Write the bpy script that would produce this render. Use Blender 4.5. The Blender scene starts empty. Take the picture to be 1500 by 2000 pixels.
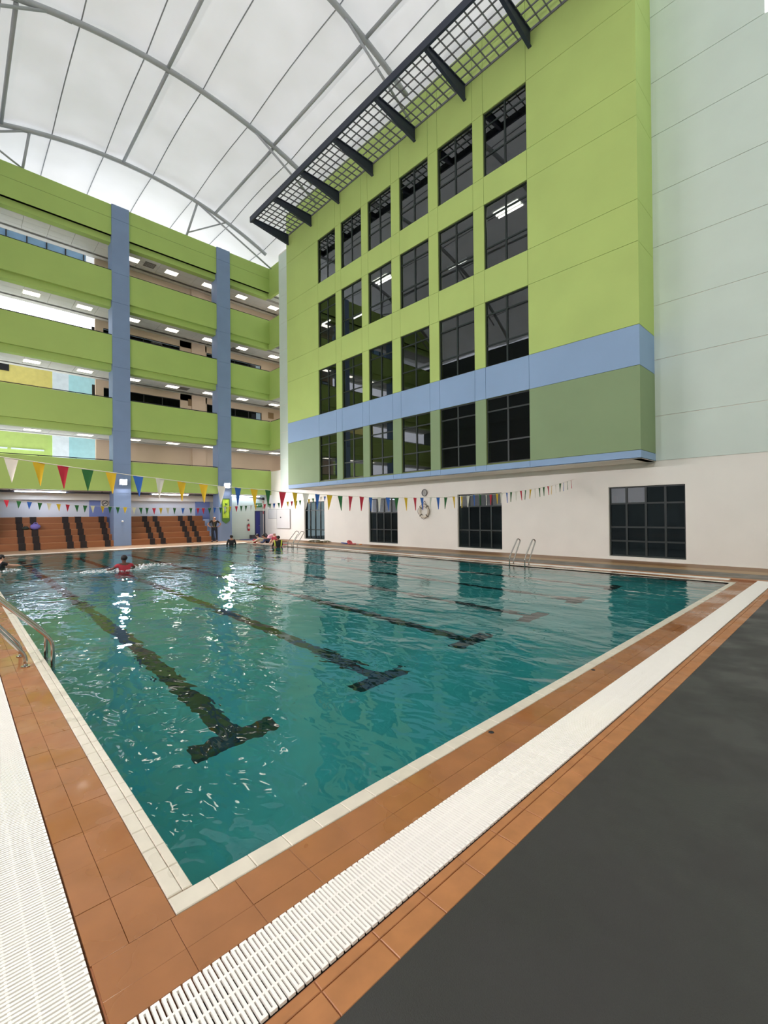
import bpy, bmesh, math, random
from mathutils import Vector, Matrix
random.seed(7)
S = bpy.context.scene
COL = S.collection
R = math.radians

# ------------------------------------------------------------------ camera, sky, exposure
CAM = Vector((-0.82, -2.20, 1.75))
yaw, pitch, roll = R(43.604), R(0.326), R(-0.582)
fw = Vector((math.sin(yaw)*math.cos(pitch), math.cos(yaw)*math.cos(pitch), math.sin(pitch)))
rt = Vector((math.cos(yaw), -math.sin(yaw), 0)); up = rt.cross(fw)
rt, up = rt*math.cos(roll)+up*math.sin(roll), up*math.cos(roll)-rt*math.sin(roll)
cd = bpy.data.cameras.new('camera'); cam = bpy.data.objects.new('camera', cd); COL.objects.link(cam)
m3 = Matrix((rt, up, -fw)).transposed()
cam.matrix_world = Matrix.Translation(CAM) @ m3.to_4x4()
cd.sensor_fit = 'HORIZONTAL'; cd.sensor_width = 36; cd.lens = 884.18/1500*36
cd.clip_start = .05; cd.clip_end = 400
S.camera = cam
FPX = 884.18
def ray(px, py):
    return rt*((px-750)/FPX) + up*((1000-py)/FPX) + fw
def on_y(px, py, Y):
    d = ray(px, py); return CAM + d*((Y-CAM.y)/d.y)
def on_x(px, py, X):
    d = ray(px, py); return CAM + d*((X-CAM.x)/d.x)

w = bpy.data.worlds.new('overcast_sky'); S.world = w; w.use_nodes = True
bg = w.node_tree.nodes['Background']; bg.inputs[0].default_value = (.95, .96, 1.04, 1); bg.inputs[1].default_value = 2.5
S.view_settings.view_transform = 'Standard'; S.view_settings.look = 'None'
S.view_settings.exposure = 0.0; S.view_settings.gamma = 1; S.view_settings.use_curve_mapping = False

FLOOD = 1250.0      # radiance of the halide floodlights
LAMP = 9.0         # radiance of the corridor ceiling lamps

# ------------------------------------------------------------------ materials
def lin(c):
    return tuple(((v/255)/12.92 if v/255 <= .04045 else ((v/255+.055)/1.055)**2.4) for v in c)
MATS = {}
def mat(name, rgb, rough=.6, var=.06, scale=3.0, metal=0.0, bump=0.0, bscale=40.0, rvar=0.0, spec=.5, srgb=True, stretch=None):
    if name in MATS: return MATS[name]
    m = bpy.data.materials.new(name); m.use_nodes = True; nt = m.node_tree; N = nt.nodes; L = nt.links
    b = N['Principled BSDF']
    c = lin(rgb) if srgb else rgb
    tc = N.new('ShaderNodeNewGeometry'); src = tc.outputs['Position']
    if stretch:
        mp = N.new('ShaderNodeMapping'); mp.inputs['Scale'].default_value = stretch
        L.new(src, mp.inputs[0]); src = mp.outputs[0]
    no = N.new('ShaderNodeTexNoise'); no.inputs['Scale'].default_value = scale; no.inputs['Detail'].default_value = 4
    L.new(src, no.inputs['Vector'])
    cr = N.new('ShaderNodeValToRGB')
    cr.color_ramp.elements[0].position = .3; cr.color_ramp.elements[1].position = .7
    cr.color_ramp.elements[0].color = (*[max(0, v*(1-var)) for v in c], 1)
    cr.color_ramp.elements[1].color = (*[min(1, v*(1+var)) for v in c], 1)
    L.new(no.outputs['Fac'], cr.inputs[0]); L.new(cr.outputs[0], b.inputs['Base Color'])
    b.inputs['Roughness'].default_value = rough; b.inputs['Metallic'].default_value = metal
    b.inputs['Specular IOR Level'].default_value = spec
    if rvar:
        n3 = N.new('ShaderNodeTexNoise'); n3.inputs['Scale'].default_value = 1.7; n3.inputs['Detail'].default_value = 3
        L.new(src, n3.inputs['Vector'])
        mr = N.new('ShaderNodeMapRange'); mr.inputs[1].default_value = .38; mr.inputs[2].default_value = .62
        mr.inputs[3].default_value = max(.03, rough-rvar); mr.inputs[4].default_value = min(1, rough+rvar)
        L.new(n3.outputs['Fac'], mr.inputs[0]); L.new(mr.outputs[0], b.inputs['Roughness'])
    if bump:
        n2 = N.new('ShaderNodeTexNoise'); n2.inputs['Scale'].default_value = bscale; n2.inputs['Detail'].default_value = 3
        L.new(src, n2.inputs['Vector'])
        bp = N.new('ShaderNodeBump'); bp.inputs['Strength'].default_value = bump; bp.inputs['Distance'].default_value = .01
        L.new(n2.outputs['Fac'], bp.inputs['Height']); L.new(bp.outputs[0], b.inputs['Normal'])
    MATS[name] = m
    return m
def emit(name, rgb, strength):
    if name in MATS: return MATS[name]
    m = bpy.data.materials.new(name); m.use_nodes = True; nt = m.node_tree
    nt.nodes.remove(nt.nodes['Principled BSDF'])
    e = nt.nodes.new('ShaderNodeEmission'); e.inputs[0].default_value = (*lin(rgb), 1); e.inputs[1].default_value = strength
    nt.links.new(e.outputs[0], nt.nodes['Material Output'].inputs[0]); MATS[name] = m
    return m
def glass_pane(name, tint, ior=1.52, rough=0.0):
    m = bpy.data.materials.new(name); m.use_nodes = True; nt = m.node_tree; N = nt.nodes; L = nt.links
    N.remove(N['Principled BSDF'])
    t = N.new('ShaderNodeBsdfTransparent'); t.inputs[0].default_value = (*tint, 1)
    g = N.new('ShaderNodeBsdfGlossy'); g.inputs['Roughness'].default_value = rough; g.inputs[0].default_value = (.95, .97, 1, 1)
    f = N.new('ShaderNodeFresnel'); ge = N.new('ShaderNodeNewGeometry')
    mr = N.new('ShaderNodeMapRange'); mr.inputs[3].default_value = ior; mr.inputs[4].default_value = 1/ior   # same index on both faces
    L.new(ge.outputs['Backfacing'], mr.inputs[0]); L.new(mr.outputs[0], f.inputs[0])
    mx = N.new('ShaderNodeMixShader'); L.new(f.outputs[0], mx.inputs[0]); L.new(t.outputs[0], mx.inputs[1]); L.new(g.outputs[0], mx.inputs[2])
    L.new(mx.outputs[0], N['Material Output'].inputs[0]); MATS[name] = m
    return m

G_GREEN = mat('facade_green_paint', (184, 207, 118), .75, .04, .6, bump=.08, bscale=60)
G_GREEN2 = mat('balcony_green_paint', (172, 198, 108), .75, .04, .6, bump=.08, bscale=60)
G_OLIVE = mat('facade_olive_paint', (138, 160, 118), .75, .04, .6)
G_BLUE = mat('facade_blue_paint', (144, 173, 206), .7, .04, .6)
C_BLUE = mat('column_blue_paint', (128, 150, 184), .7, .05, .8)
WHITE = mat('white_wall_paint', (240, 238, 228), .75, .03, .7, bump=.05, bscale=50)
OFFW = mat('white_wall_paint_cool', (216, 230, 220), .75, .03, .7)
BLUEW = mat('periwinkle_wall_paint', (128, 146, 205), .75, .04, .6)
GROOVE = mat('joint_grey', (150, 156, 120), .9)  # grey-green of the core between the top parapet panels
TERRA = mat('terracotta_tile', (156, 104, 62), .30, .10, 5, rvar=.22, bump=.03, bscale=25)
TERRA2 = mat('terracotta_tile_dry', (174, 118, 72), .5, .12, 9, rvar=.12, bump=.05, bscale=25)
GROUT = mat('brown_grout', (158, 104, 68), .8)
COPE = mat('cream_coping_stone', (214, 208, 190), .4, .06, 6, rvar=.15, bump=.04, bscale=30)
COPEG = mat('grey_grout', (150, 145, 132), .8)
RUBBER = mat('charcoal_rubber_floor', (52, 52, 50), .55, .10, .8, bump=.25, bscale=180, rvar=.12)
DECK = mat('grey_deck_paint', (104, 99, 90), .5, .06, 1.5, rvar=.1)
FARDECK = mat('beige_deck_tile', (170, 140, 108), .4, .06, 2, rvar=.1)
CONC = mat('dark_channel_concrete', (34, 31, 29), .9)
PLAST = mat('white_grating_plastic', (250, 248, 240), .45, .01, 8)
FRAME = mat('dark_green_window_frame', (26, 38, 35), .45, .05)
NAVY = mat('navy_steel', (38, 46, 66), .5, .08, 2)
BAR = mat('grey_lattice_steel', (104, 106, 110), .5, .08, 2)
STEEL = mat('white_painted_steel', (178, 182, 186), .5, .04, 1.5)
CABLE = mat('grey_cable', (150, 154, 156), .6, .05)
INOX = mat('stainless_steel', (190, 186, 180), .18, .04, 5, metal=1.0)
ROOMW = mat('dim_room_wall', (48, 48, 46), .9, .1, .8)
TAN = mat('tan_corridor_wall', (214, 192, 170), .8, .03, .7)
CEILT = mat('ceiling_tile_white', (214, 212, 206), .85, .03, 2)
CEILG = mat('ceiling_grid_grey', (160, 158, 152), .8)
BROWN = mat('bleacher_brown_laminate', (150, 94, 56), .5, .08, 1.2, stretch=(1, 6, 6))
BROWN2 = mat('bleacher_brown_nosing', (172, 118, 78), .5, .06, 1.2)
PADM = mat('black_step_carpet', (50, 42, 40), .9, .15, 8)
SKIN = mat('skin', (176, 126, 98), .5, .05, 8)
SKIN2 = mat('skin_fair', (206, 160, 134), .5, .05, 8)
HAIR = mat('black_hair', (22, 20, 20), .5, .15, 30)
NAVYC = mat('dark_navy_cloth', (28, 34, 46), .85, .12, 12)
BLACKC = mat('black_cloth', (24, 24, 27), .8, .12, 12)
REDC = mat('red_swimwear', (176, 44, 60), .6, .08, 12)
PINKC = mat('pink_cloth', (226, 170, 182), .7, .12, 9)
BLUEC = mat('dark_blue_swimwear', (34, 48, 84), .6, .08, 12)
YELC = mat('yellow_swimwear', (206, 214, 70), .6, .08, 12)
BLACKP = mat('black_plastic', (26, 26, 28), .45, .05)
REDP = mat('red_plastic', (196, 38, 48), .45, .06)
BLUEP = mat('blue_foam', (60, 84, 168), .6, .06)
REDF = mat('red_foam', (196, 64, 74), .6, .06)
PENN = {'W': mat('pennant_white', (236, 232, 220), .7, .03), 'Y': mat('pennant_yellow', (232, 190, 40), .7, .03),
        'R': mat('pennant_red', (206, 44, 66), .7, .03), 'G': mat('pennant_green', (40, 108, 54), .7, .03),
        'B': mat('pennant_blue', (48, 104, 190), .7, .03), 'C': mat('pennant_cream', (226, 218, 178), .7, .03)}
PNAME = {'W': 'white pennant', 'Y': 'yellow pennant', 'R': 'red pennant', 'G': 'green pennant', 'B': 'blue pennant', 'C': 'cream pennant'}
CORD = mat('white_cord', (222, 220, 205), .7)
GL_DARK = glass_pane('tinted_window_glass', (.5, .53, .53), 1.75)
GL_FILM = glass_pane('dark_film_glass', (.26, .30, .30), 1.15)
GL_CLEAR = glass_pane('clear_window_glass', (.94, .96, .96))
LAMPM = emit('ceiling_lamp_diffuser', (255, 244, 226), LAMP)
TUBE = emit('fluorescent_tube', (255, 250, 236), 14.0)
FLOODM = emit('halide_floodlight_lens', (252, 244, 248), FLOOD)
BATTEN = emit('cool_fluorescent_batten', (212, 226, 255), 34.0)

# tensile membrane: thin translucent cloth lit by the sky outside
def membrane_mat():
    m = bpy.data.materials.new('translucent_membrane'); m.use_nodes = True; nt = m.node_tree; N = nt.nodes; L = nt.links
    N.remove(N['Principled BSDF'])
    tc = N.new('ShaderNodeTexCoord'); no = N.new('ShaderNodeTexNoise'); no.inputs['Scale'].default_value = .5; no.inputs['Detail'].default_value = 5
    L.new(tc.outputs['Object'], no.inputs['Vector'])
    cr = N.new('ShaderNodeValToRGB'); cr.color_ramp.elements[0].position = .35; cr.color_ramp.elements[1].position = .7
    cr.color_ramp.elements[0].color = (.160, .162, .155, 1); cr.color_ramp.elements[1].color = (.195, .197, .192, 1)
    L.new(no.outputs['Fac'], cr.inputs[0])
    t = N.new('ShaderNodeBsdfTranslucent'); L.new(cr.outputs[0], t.inputs[0])
    d = N.new('ShaderNodeBsdfDiffuse'); d.inputs[0].default_value = (.62, .62, .6, 1)
    a = N.new('ShaderNodeAddShader'); L.new(t.outputs[0], a.inputs[0]); L.new(d.outputs[0], a.inputs[1])
    L.new(a.outputs[0], N['Material Output'].inputs[0]); return m
MEMB = membrane_mat()

def water_mat():
    m = bpy.data.materials.new('pool_water'); m.use_nodes = True; nt = m.node_tree; N = nt.nodes; L = nt.links
    N.remove(N['Principled BSDF'])
    tc = N.new('ShaderNodeTexCoord')
    def noise(scale, sx, sy, rot, det, dist=0.0):
        mp = N.new('ShaderNodeMapping'); mp.inputs['Scale'].default_value = (sx, sy, 1); mp.inputs['Rotation'].default_value = (0, 0, R(rot))
        L.new(tc.outputs['Object'], mp.inputs[0])
        n = N.new('ShaderNodeTexNoise'); n.inputs['Scale'].default_value = scale; n.inputs['Detail'].default_value = det
        n.inputs['Distortion'].default_value = dist
        L.new(mp.outputs[0], n.inputs['Vector']); return n.outputs['Fac']
    a = noise(1.0, 1.6, .9, 25, 2, .6); b = noise(3.4, 1.3, .8, -35, 2, .4); c = noise(.35, 1, 1, 0, 1)
    mr = N.new('ShaderNodeMapRange'); mr.inputs[1].default_value = .35; mr.inputs[2].default_value = .65; mr.inputs[3].default_value = .35; mr.inputs[4].default_value = 1.0
    L.new(c, mr.inputs[0])
    m1 = N.new('ShaderNodeMath'); m1.operation = 'MULTIPLY'; m1.inputs[1].default_value = .40; L.new(b, m1.inputs[0])
    m2 = N.new('ShaderNodeMath'); m2.operation = 'ADD'; L.new(a, m2.inputs[0]); L.new(m1.outputs[0], m2.inputs[1])
    m3_ = N.new('ShaderNodeMath'); m3_.operation = 'MULTIPLY'; L.new(m2.outputs[0], m3_.inputs[0]); L.new(mr.outputs[0], m3_.inputs[1])
    bp = N.new('ShaderNodeBump'); bp.inputs['Strength'].default_value = 1.0; bp.inputs['Distance'].default_value = .045
    L.new(m3_.outputs[0], bp.inputs['Height'])
    g = N.new('ShaderNodeBsdfRefraction'); g.inputs['IOR'].default_value = 1.33; g.inputs['Roughness'].default_value = 0
    g.inputs['Color'].default_value = (.50, .85, .89, 1); L.new(bp.outputs[0], g.inputs['Normal'])
    gl = N.new('ShaderNodeBsdfGlossy'); gl.inputs['Roughness'].default_value = .02; gl.inputs['Color'].default_value = (1, 1, 1, 1)
    L.new(bp.outputs[0], gl.inputs['Normal'])
    f = N.new('ShaderNodeFresnel'); f.inputs[0].default_value = 1.33; L.new(bp.outputs[0], f.inputs['Normal'])
    mx = N.new('ShaderNodeMixShader'); L.new(f.outputs[0], mx.inputs[0]); L.new(g.outputs[0], mx.inputs[1]); L.new(gl.outputs[0], mx.inputs[2])
    L.new(mx.outputs[0], N['Material Output'].inputs[0]); return m
WATER = water_mat()

# ------------------------------------------------------------------ mesh helpers
class MB:
    def __init__(s): s.v = []; s.f = []; s.smooth = False
    def add(s, vs, fs):
        o = len(s.v); s.v += [tuple(p) for p in vs]; s.f += [tuple(i+o for i in f) for f in fs]; return s
    def box(s, x0, y0, z0, x1, y1, z1):
        return s.add([(x0,y0,z0),(x1,y0,z0),(x1,y1,z0),(x0,y1,z0),(x0,y0,z1),(x1,y0,z1),(x1,y1,z1),(x0,y1,z1)],
                     [(0,3,2,1),(4,5,6,7),(0,1,5,4),(1,2,6,5),(2,3,7,6),(3,0,4,7)])
    def bbox(s, x0, y0, z0, x1, y1, z1, c=.02):   # box with chamfered top edges
        return s.add([(x0,y0,z0),(x1,y0,z0),(x1,y1,z0),(x0,y1,z0),(x0,y0,z1-c),(x1,y0,z1-c),(x1,y1,z1-c),(x0,y1,z1-c),
                      (x0+c,y0+c,z1),(x1-c,y0+c,z1),(x1-c,y1-c,z1),(x0+c,y1-c,z1)],
                     [(0,3,2,1),(0,1,5,4),(1,2,6,5),(2,3,7,6),(3,0,4,7),(4,5,9,8),(5,6,10,9),(6,7,11,10),(7,4,8,11),(8,9,10,11)])
    def prism(s, poly, d):                         # polygon (3D) extruded by vector d
        n = len(poly); d = Vector(d); p = [Vector(q) for q in poly]
        return s.add(p+[q+d for q in p], [tuple(range(n-1,-1,-1)), tuple(range(n,2*n))]+[(i,(i+1)%n,(i+1)%n+n,i+n) for i in range(n)])
    def tube(s, pts, r, n=8, caps=True):
        pts = [Vector(p) for p in pts]; rs = r if isinstance(r, (list, tuple)) else [r]*len(pts)
        vs = []; ref = None
        for i, p in enumerate(pts):
            t = (pts[min(i+1, len(pts)-1)]-pts[max(i-1, 0)]).normalized()
            if ref is None:
                ref = t.cross(Vector((0,0,1)));
                if ref.length < .1: ref = t.cross(Vector((1,0,0)))
            ref = (ref - t*ref.dot(t)).normalized(); q = t.cross(ref)
            for k in range(n):
                a = 2*math.pi*k/n; vs.append(p+(ref*math.cos(a)+q*math.sin(a))*rs[i])
        fs = [(i*n+k, i*n+(k+1)%n, (i+1)*n+(k+1)%n, (i+1)*n+k) for i in range(len(pts)-1) for k in range(n)]
        if caps: fs += [tuple(range(n-1,-1,-1)), tuple((len(pts)-1)*n+k for k in range(n))]
        s.smooth = True
        return s.add(vs, fs)
    def ball(s, c, rx, ry=None, rz=None, n=12, m=8, rot=None):
        ry = ry or rx; rz = rz or rx; vs = []; c = Vector(c)
        for i in range(1, m):
            t = math.pi*i/m
            for k in range(n):
                a = 2*math.pi*k/n; p = Vector((rx*math.sin(t)*math.cos(a), ry*math.sin(t)*math.sin(a), rz*math.cos(t)))
                vs.append(c+((rot @ p) if rot else p))
        e = Vector((0,0,rz)); e = (rot @ e) if rot else e
        vs += [c+e, c-e]; T = (m-1)*n
        fs = [(i*n+k, (i+1)*n+k, (i+1)*n+(k+1)%n, i*n+(k+1)%n) for i in range(m-2) for k in range(n)]
        fs += [(T, k, (k+1)%n) for k in range(n)]+[(T+1, (m-2)*n+(k+1)%n, (m-2)*n+k) for k in range(n)]
        s.smooth = True
        return s.add(vs, fs)
    def disc(s, c, ax, r, th, n=20):               # short cylinder along axis
        c = Vector(c); ax = Vector(ax).normalized()
        return s.tube([c-ax*th/2, c+ax*th/2], r, n)
    def mesh(s, name, m, off=(0,0,0)):
        me = bpy.data.meshes.new(name); ox, oy, oz = off
        me.from_pydata([(a-ox, b-oy, c-oz) for a, b, c in s.v], [], s.f); me.update()
        if m: me.materials.append(m)
        if s.smooth: me.polygons.foreach_set('use_smooth', [len(p.vertices) <= 4 and True for p in me.polygons])
        return me

def obj(name, me, parent=None, loc=(0,0,0), label=None, kind=None):
    o = bpy.data.objects.new(name, me); COL.objects.link(o); o.location = loc
    if parent: o.parent = parent
    if label: o['label'] = label
    if kind: o['kind'] = kind
    return o
class Thing:
    def __init__(s, name, label=None, cat=None, loc=(0,0,0), group=None, kind=None):
        o = bpy.data.objects.new(name, None); COL.objects.link(o); o.location = loc; o.empty_display_size = .2
        s.o = o; s.loc = Vector(loc)
        if label: o['label'] = label
        if cat: o['category'] = cat
        if group: o['group'] = group
        if kind: o['kind'] = kind
    def part(s, name, mb, m, label=None, kind=None, parent=None):
        me = mb.mesh(name, m, s.loc)
        return obj(name, me, parent or s.o, (0,0,0), label, kind)
    def inst(s, name, me, loc, label=None, parent=None, rot=None):    # shared mesh part
        o = obj(name, me, parent or s.o, Vector(loc)-s.loc, label)
        if rot: o.rotation_euler = rot
        return o
def struct(name, mb, m, label=None):
    return obj(name, mb.mesh(name, m), None, (0,0,0), label, 'structure')
def dist(x, y, z=0): return (Vector((x, y, z))-CAM).length
def split300(t, name, boxes, m, z0, z1, c=.004, gap=.003, limit=300):
    """boxes: (x0,y0,x1,y1); the nearest ones as parts, the rest joined"""
    boxes = sorted(boxes, key=lambda b: dist((b[0]+b[2])/2, (b[1]+b[3])/2))
    cache = {}
    rest = MB()
    for i, (x0, y0, x1, y1) in enumerate(boxes):
        x0 += gap/2; x1 -= gap/2; y0 += gap/2; y1 -= gap/2
        if i < limit:
            key = (round(x1-x0, 3), round(y1-y0, 3))
            if key not in cache:
                a, b = key; cache[key] = MB().bbox(-a/2, -b/2, z0, a/2, b/2, z1, c).mesh(name, m)
            t.inst(name, cache[key], ((x0+x1)/2, (y0+y1)/2, random.uniform(-.0012, .0008)))
        else: rest.bbox(x0, y0, z0, x1, y1, z1, c)
    if rest.v: t.part(name, rest, m, kind='stuff')

# ------------------------------------------------------------------ dimensions
PW, PL = 12.93, 25.2          # pool width (x) and length (y)
XW = 16.93                    # white wall on the right
XB, BY0, BY1, BZ0, BZ1 = 15.37, 2.67, 24.0, 3.50, 21.85   # projecting block
YF = 29.0                     # balcony faces of the far wing
XL, YN = -6.5, -9.5           # left wall, wall behind the camera
RC, RZ, RR = 7.57, 23.35, 21.5  # roof vault: crown x, crown z, radius
def vault(x, dr=0.0):
    return RZ-RR+math.sqrt((RR+dr)**2-(x-RC)**2)
RIBS = [28.5, 20.58, 12.67, 4.75, -3.2]

# ------------------------------------------------------------------ floor and pool
fl = MB()
Z0 = -.008
for a in ((-.44,-.43,13.40,0), (-.44,0,0,PL), (PW,0,13.40,PL), (-.44,PL,13.40,PL+.4),
          (-.43,YN,XW+.3,-.76), (XL,YN,-.77,31.4), (13.73,-.76,XW+.3,31.4), (-.77,PL+.73,13.73,31.4)):
    fl.box(a[0], a[1], -.35, a[2], a[3], Z0)
floor = struct('floor', fl, GROUT)
FT = Thing.__new__(Thing); FT.o = floor; FT.loc = Vector((0,0,0))
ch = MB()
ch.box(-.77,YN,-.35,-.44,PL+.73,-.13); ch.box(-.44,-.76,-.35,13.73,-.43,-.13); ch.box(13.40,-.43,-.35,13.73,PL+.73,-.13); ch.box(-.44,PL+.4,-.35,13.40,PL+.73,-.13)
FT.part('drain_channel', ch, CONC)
# coping
cop = []
x = -.115+.19
cop.append((-.115,-.11,x,0))
while x < PW: cop.append((x,-.11,min(x+.2, PW+.11),0)); x += .2
y = .006
while y < 14.9: cop += [(-.115,y,-.047,y+.193), (-.047,y,0,y+.193)]; y += .193
split300(FT, 'coping_stone', cop, COPE, -.03, .004)
cs = MB(); cs.bbox(-.115,y,-.03,0,PL,.004,.004); cs.bbox(PW,0,-.03,PW+.11,PL,.004,.004); cs.bbox(-.115,PL,-.03,PW+.11,PL+.11,.004,.004)
FT.part('far_coping', cs, COPE, 'long pale coping edge on the far sides of the pool')
# terracotta tiles, inner strips and outer strip
ter = []
x = -.435
while x < 13.1:
    ter += [(x,-.43,x+.295,-.30), (x,-.30,x+.295,-.112)]; x += .295
y = -.112
while y < PL:
    if y+.305 > 0: ter += [(-.44,y,-.302,y+.305), (-.302,y,-.117,y+.305)]
    y += .305
outer = []
x = -.428
while x < 16.6:
    outer += [(x,-.815,x+.2925,-.765), (x,-.935,x+.2925,-.815)]; x += .2925
split300(FT, 'terracotta_tile', ter, TERRA, -.03, 0, .0008, .0018)
split300(FT, 'border_tile', outer, TERRA2, -.03, 0, .0025, .005)
tr = MB(); tr.box(PW+.112,-.1,-.03,13.395,PL+.1,0); tr.box(-.3,PL+.112,-.03,PW+.1,PL+.395,0)
FT.part('terracotta_border', tr, TERRA, 'terracotta strip along the far sides of the pool')
FT.part('rubber_flooring', MB().box(-.428,YN,-.02,XW,-.938,.004), RUBBER)
FT.part('left_deck', MB().box(XL,YN,-.02,-.772,28.9,0), TERRA2)
FT.part('right_deck', MB().box(14.0,-.935,-.02,15.1,29.9,.001), DECK)
FT.part('tan_border', MB().box(15.1,-.935,-.02,15.8,29.9,.002), mat('tan_deck_tile', (168, 136, 96), .45, .08, 3), 'tan tile strip')
FT.part('brown_border', MB().box(15.8,-.935,-.02,XW,29.9,.004), mat('brown_deck_tile', (136, 98, 58), .45, .10, 3), 'brown tile strip along the white wall')
rb = []
FT.part('right_border', MB().box(13.735,-.76,-.02,13.995,29.0,.001), TERRA2)
FT.part('far_deck', MB().box(-.77,PL+.735,-.02,13.73,30.9,0), FARDECK)

# pool basin
PB = Thing('pool_basin', 'teal tiled swimming pool basin with six dark lane lines', 'pool', (PW/2, PL/2, -1.25))
PFLOOR = mat('pool_floor_tile', (120, 206, 200), .5, .06, 1.2)
pf = MB().box(0,0,-1.35,PW,PL,-1.22); PB.part('basin_floor', pf, PFLOOR)
for n_, b in (('basin_wall',(-.1,-.1,0,PL+.1)), ('basin_wall',(PW,-.1,PW+.1,PL+.1)), ('basin_wall',(0,-.1,PW,0)), ('basin_wall',(0,PL,PW,PL+.1))):
    PB.part(n_, MB().box(b[0],b[1],-1.35,b[2],b[3],-.031), PFLOOR)
LINE = mat('black_lane_tile', (26, 52, 49), .5, .1, 4)
for k in range(6):
    lx = 1.29+2.07*k
    lm = MB(); lm.box(lx-.125,2.28,-1.22,lx+.125,PL-2.28,-1.215)
    for yy in (2.14, PL-2.42): lm.box(lx-.46,yy,-1.22,lx+.46,yy+.28,-1.2145)
    PB.part('lane_line', lm, LINE, 'black lane line with a crossbar at each end')
wm = MB(); wm.add([(0,0,-.022),(PW,0,-.022),(PW,PL,-.022),(0,PL,-.022)], [(0,1,2,3)])
wat = obj('pool_water', wm.mesh('pool_water', WATER), None, (0,0,0), 'clear teal water rippling in the swimming pool', 'stuff'); wat['category'] = 'water'

# ------------------------------------------------------------------ drain gratings
def grating(label, x0, y0, x1, y1, along, limit=300):
    t = Thing('drain_grating', label, 'grating', ((x0+x1)/2, (y0+y1)/2, 0))
    P = .0373; wbar = .0108
    def pair(u, lo, hi):                # two bars joined at both ends
        mb = MB(); zt = .004; zb = -.009
        for a, b in ((.002, .002+wbar), (.0200, .0200+wbar)):
            if along == 'x': mb.box(u+a, lo, zb, u+b, hi, zt)
            else: mb.box(lo, u+a, zb, hi, u+b, zt)
        for e0, e1 in ((lo, lo+.012), (hi-.012, hi)):
            if along == 'x': mb.box(u+.002+wbar, e0, zb, u+.0200, e1, zt)
            else: mb.box(e0, u+.002+wbar, zb, e1, u+.0200, zt)
        return mb
    if along == 'x':
        us = [x0+P*i for i in range(int((x1-x0)/P))]; lo, hi = y0+.004, y1-.004
        us.sort(key=lambda u: dist(u, (y0+y1)/2))
    else:
        us = [y0+P*i for i in range(int((y1-y0)/P))]; lo, hi = x0+.004, x1-.004
        vis = lambda u: (Vector(((x0+x1)/2, u, 0))-CAM).dot(fw) > .5
        us.sort(key=lambda u: (not vis(u), dist((x0+x1)/2, u)))
    me = pair(0, lo, hi).mesh('slat', PLAST)
    for u in us[:limit]:
        t.inst('slat', me, (u, 0, 0) if along == 'x' else (0, u, 0))
    rest = MB()
    for u in us[limit:]:
        q = pair(u, lo, hi); rest.add(q.v, q.f)
    if rest.v: t.part('slat', rest, PLAST, kind='stuff')
    for k in (.25, .5, .75):
        mb = MB(); c = lo+(hi-lo)*k
        if along == 'x': mb.box(x0, c-.0045, -.03, x1, c+.0045, .001)
        else: mb.box(c-.0045, y0, -.03, c+.0045, y1, .001)
        t.part('cross_rail', mb, PLAST)
    return t
grating('white slatted drain grating along the near pool edge, beside the charcoal floor', -.43, -.758, 13.72, -.432, 'x')
grating('white slatted drain grating along the left pool edge, at the ladder', -.765, -3.5, -.445, PL+.7, 'y')
gr = Thing('drain_grating', 'thin white drain grating strip running below the white wall at right', 'grating', (13.56, 12, 0))
me = MB().box(-.15, -.45, -.022, .15, .45, .004).mesh('grating_section', PLAST)
for i in range(28): gr.inst('grating_section', me, (13.565, .1+.46+i*.905, 0))
gr = Thing('drain_grating', 'thin white drain grating strip before the brown bleachers', 'grating', (6, PL+.56, 0))
me = MB().box(-.45, -.15, -.022, .45, .15, .004).mesh('grating_section', PLAST)
for i in range(15): gr.inst('grating_section', me, (-.4+.46+i*.905, PL+.565, 0))
for i, (x, y, l) in enumerate(((2.291,-.15,'nearer of two dark round deck drains on the terracotta strip'), (4.327,-.14,'farther of two dark round deck drains on the terracotta strip'))):
    t = Thing('deck_drain', l, 'drain', (x, y, 0))
    t.part('rim', MB().tube([(x,y,-.01),(x,y,.003)], .022, 16), BLACKP)
    t.part('cap', MB().ball((x,y,.002), .015, .015, .005), BLACKP)

# ------------------------------------------------------------------ right white wall with ground windows
GW = [(1.81, 4.26), (8.81, 11.26), (15.36, 17.74), (22.14, 24.50)]
GZ0, GZ1 = .13, 2.68
wl = MB()
ys = [YN]+[v for p in GW for v in p]+[29.98]
for i in range(0, len(ys), 2): wl.box(XW, ys[i], 0, XW+.3, ys[i+1], BZ0)
for a, b in GW: wl.box(XW, a, 0, XW+.3, b, GZ0); wl.box(XW, a, GZ1, XW+.3, b, BZ0)
wl.box(XW, BY1-.5, BZ0, XW+.3, 27.6, 21.3); wl.box(XW, 27.6, BZ0, XW+.3, 29.3, 5.15)
wl.box(XW+.02, YN, BZ0, XW+.3, BY0+.3, 16.6); wl.box(XW+.02, -.40, 16.6, XW+.3, BY0+.3, 21.3)
wr = struct('wall_right', wl, WHITE)
WT = Thing.__new__(Thing); WT.o = wr; WT.loc = Vector((0,0,0))
zs = [3.52, 5.07, 7.03, 8.92, 10.95, 12.82, 14.84, 16.72, 19.04, 21.3]
for a, b in zip(zs, zs[1:]):
    WT.part('wall_panel', MB().box(XW-.012, -.40 if b > 17 else YN, a+.012, XW+.03, BY0+.2, b-.012), OFFW)
for a, b in zip([3.6, 5.9, 7.9, 9.9, 12, 14, 16, 18, 20], [5.9, 7.9, 9.9, 12, 14, 16, 18, 20, 21.2]):
    WT.part('wall_panel', MB().box(XW-.012, BY1-.4, a+.012, XW+.03, 27.6, b-.012), OFFW)
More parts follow.
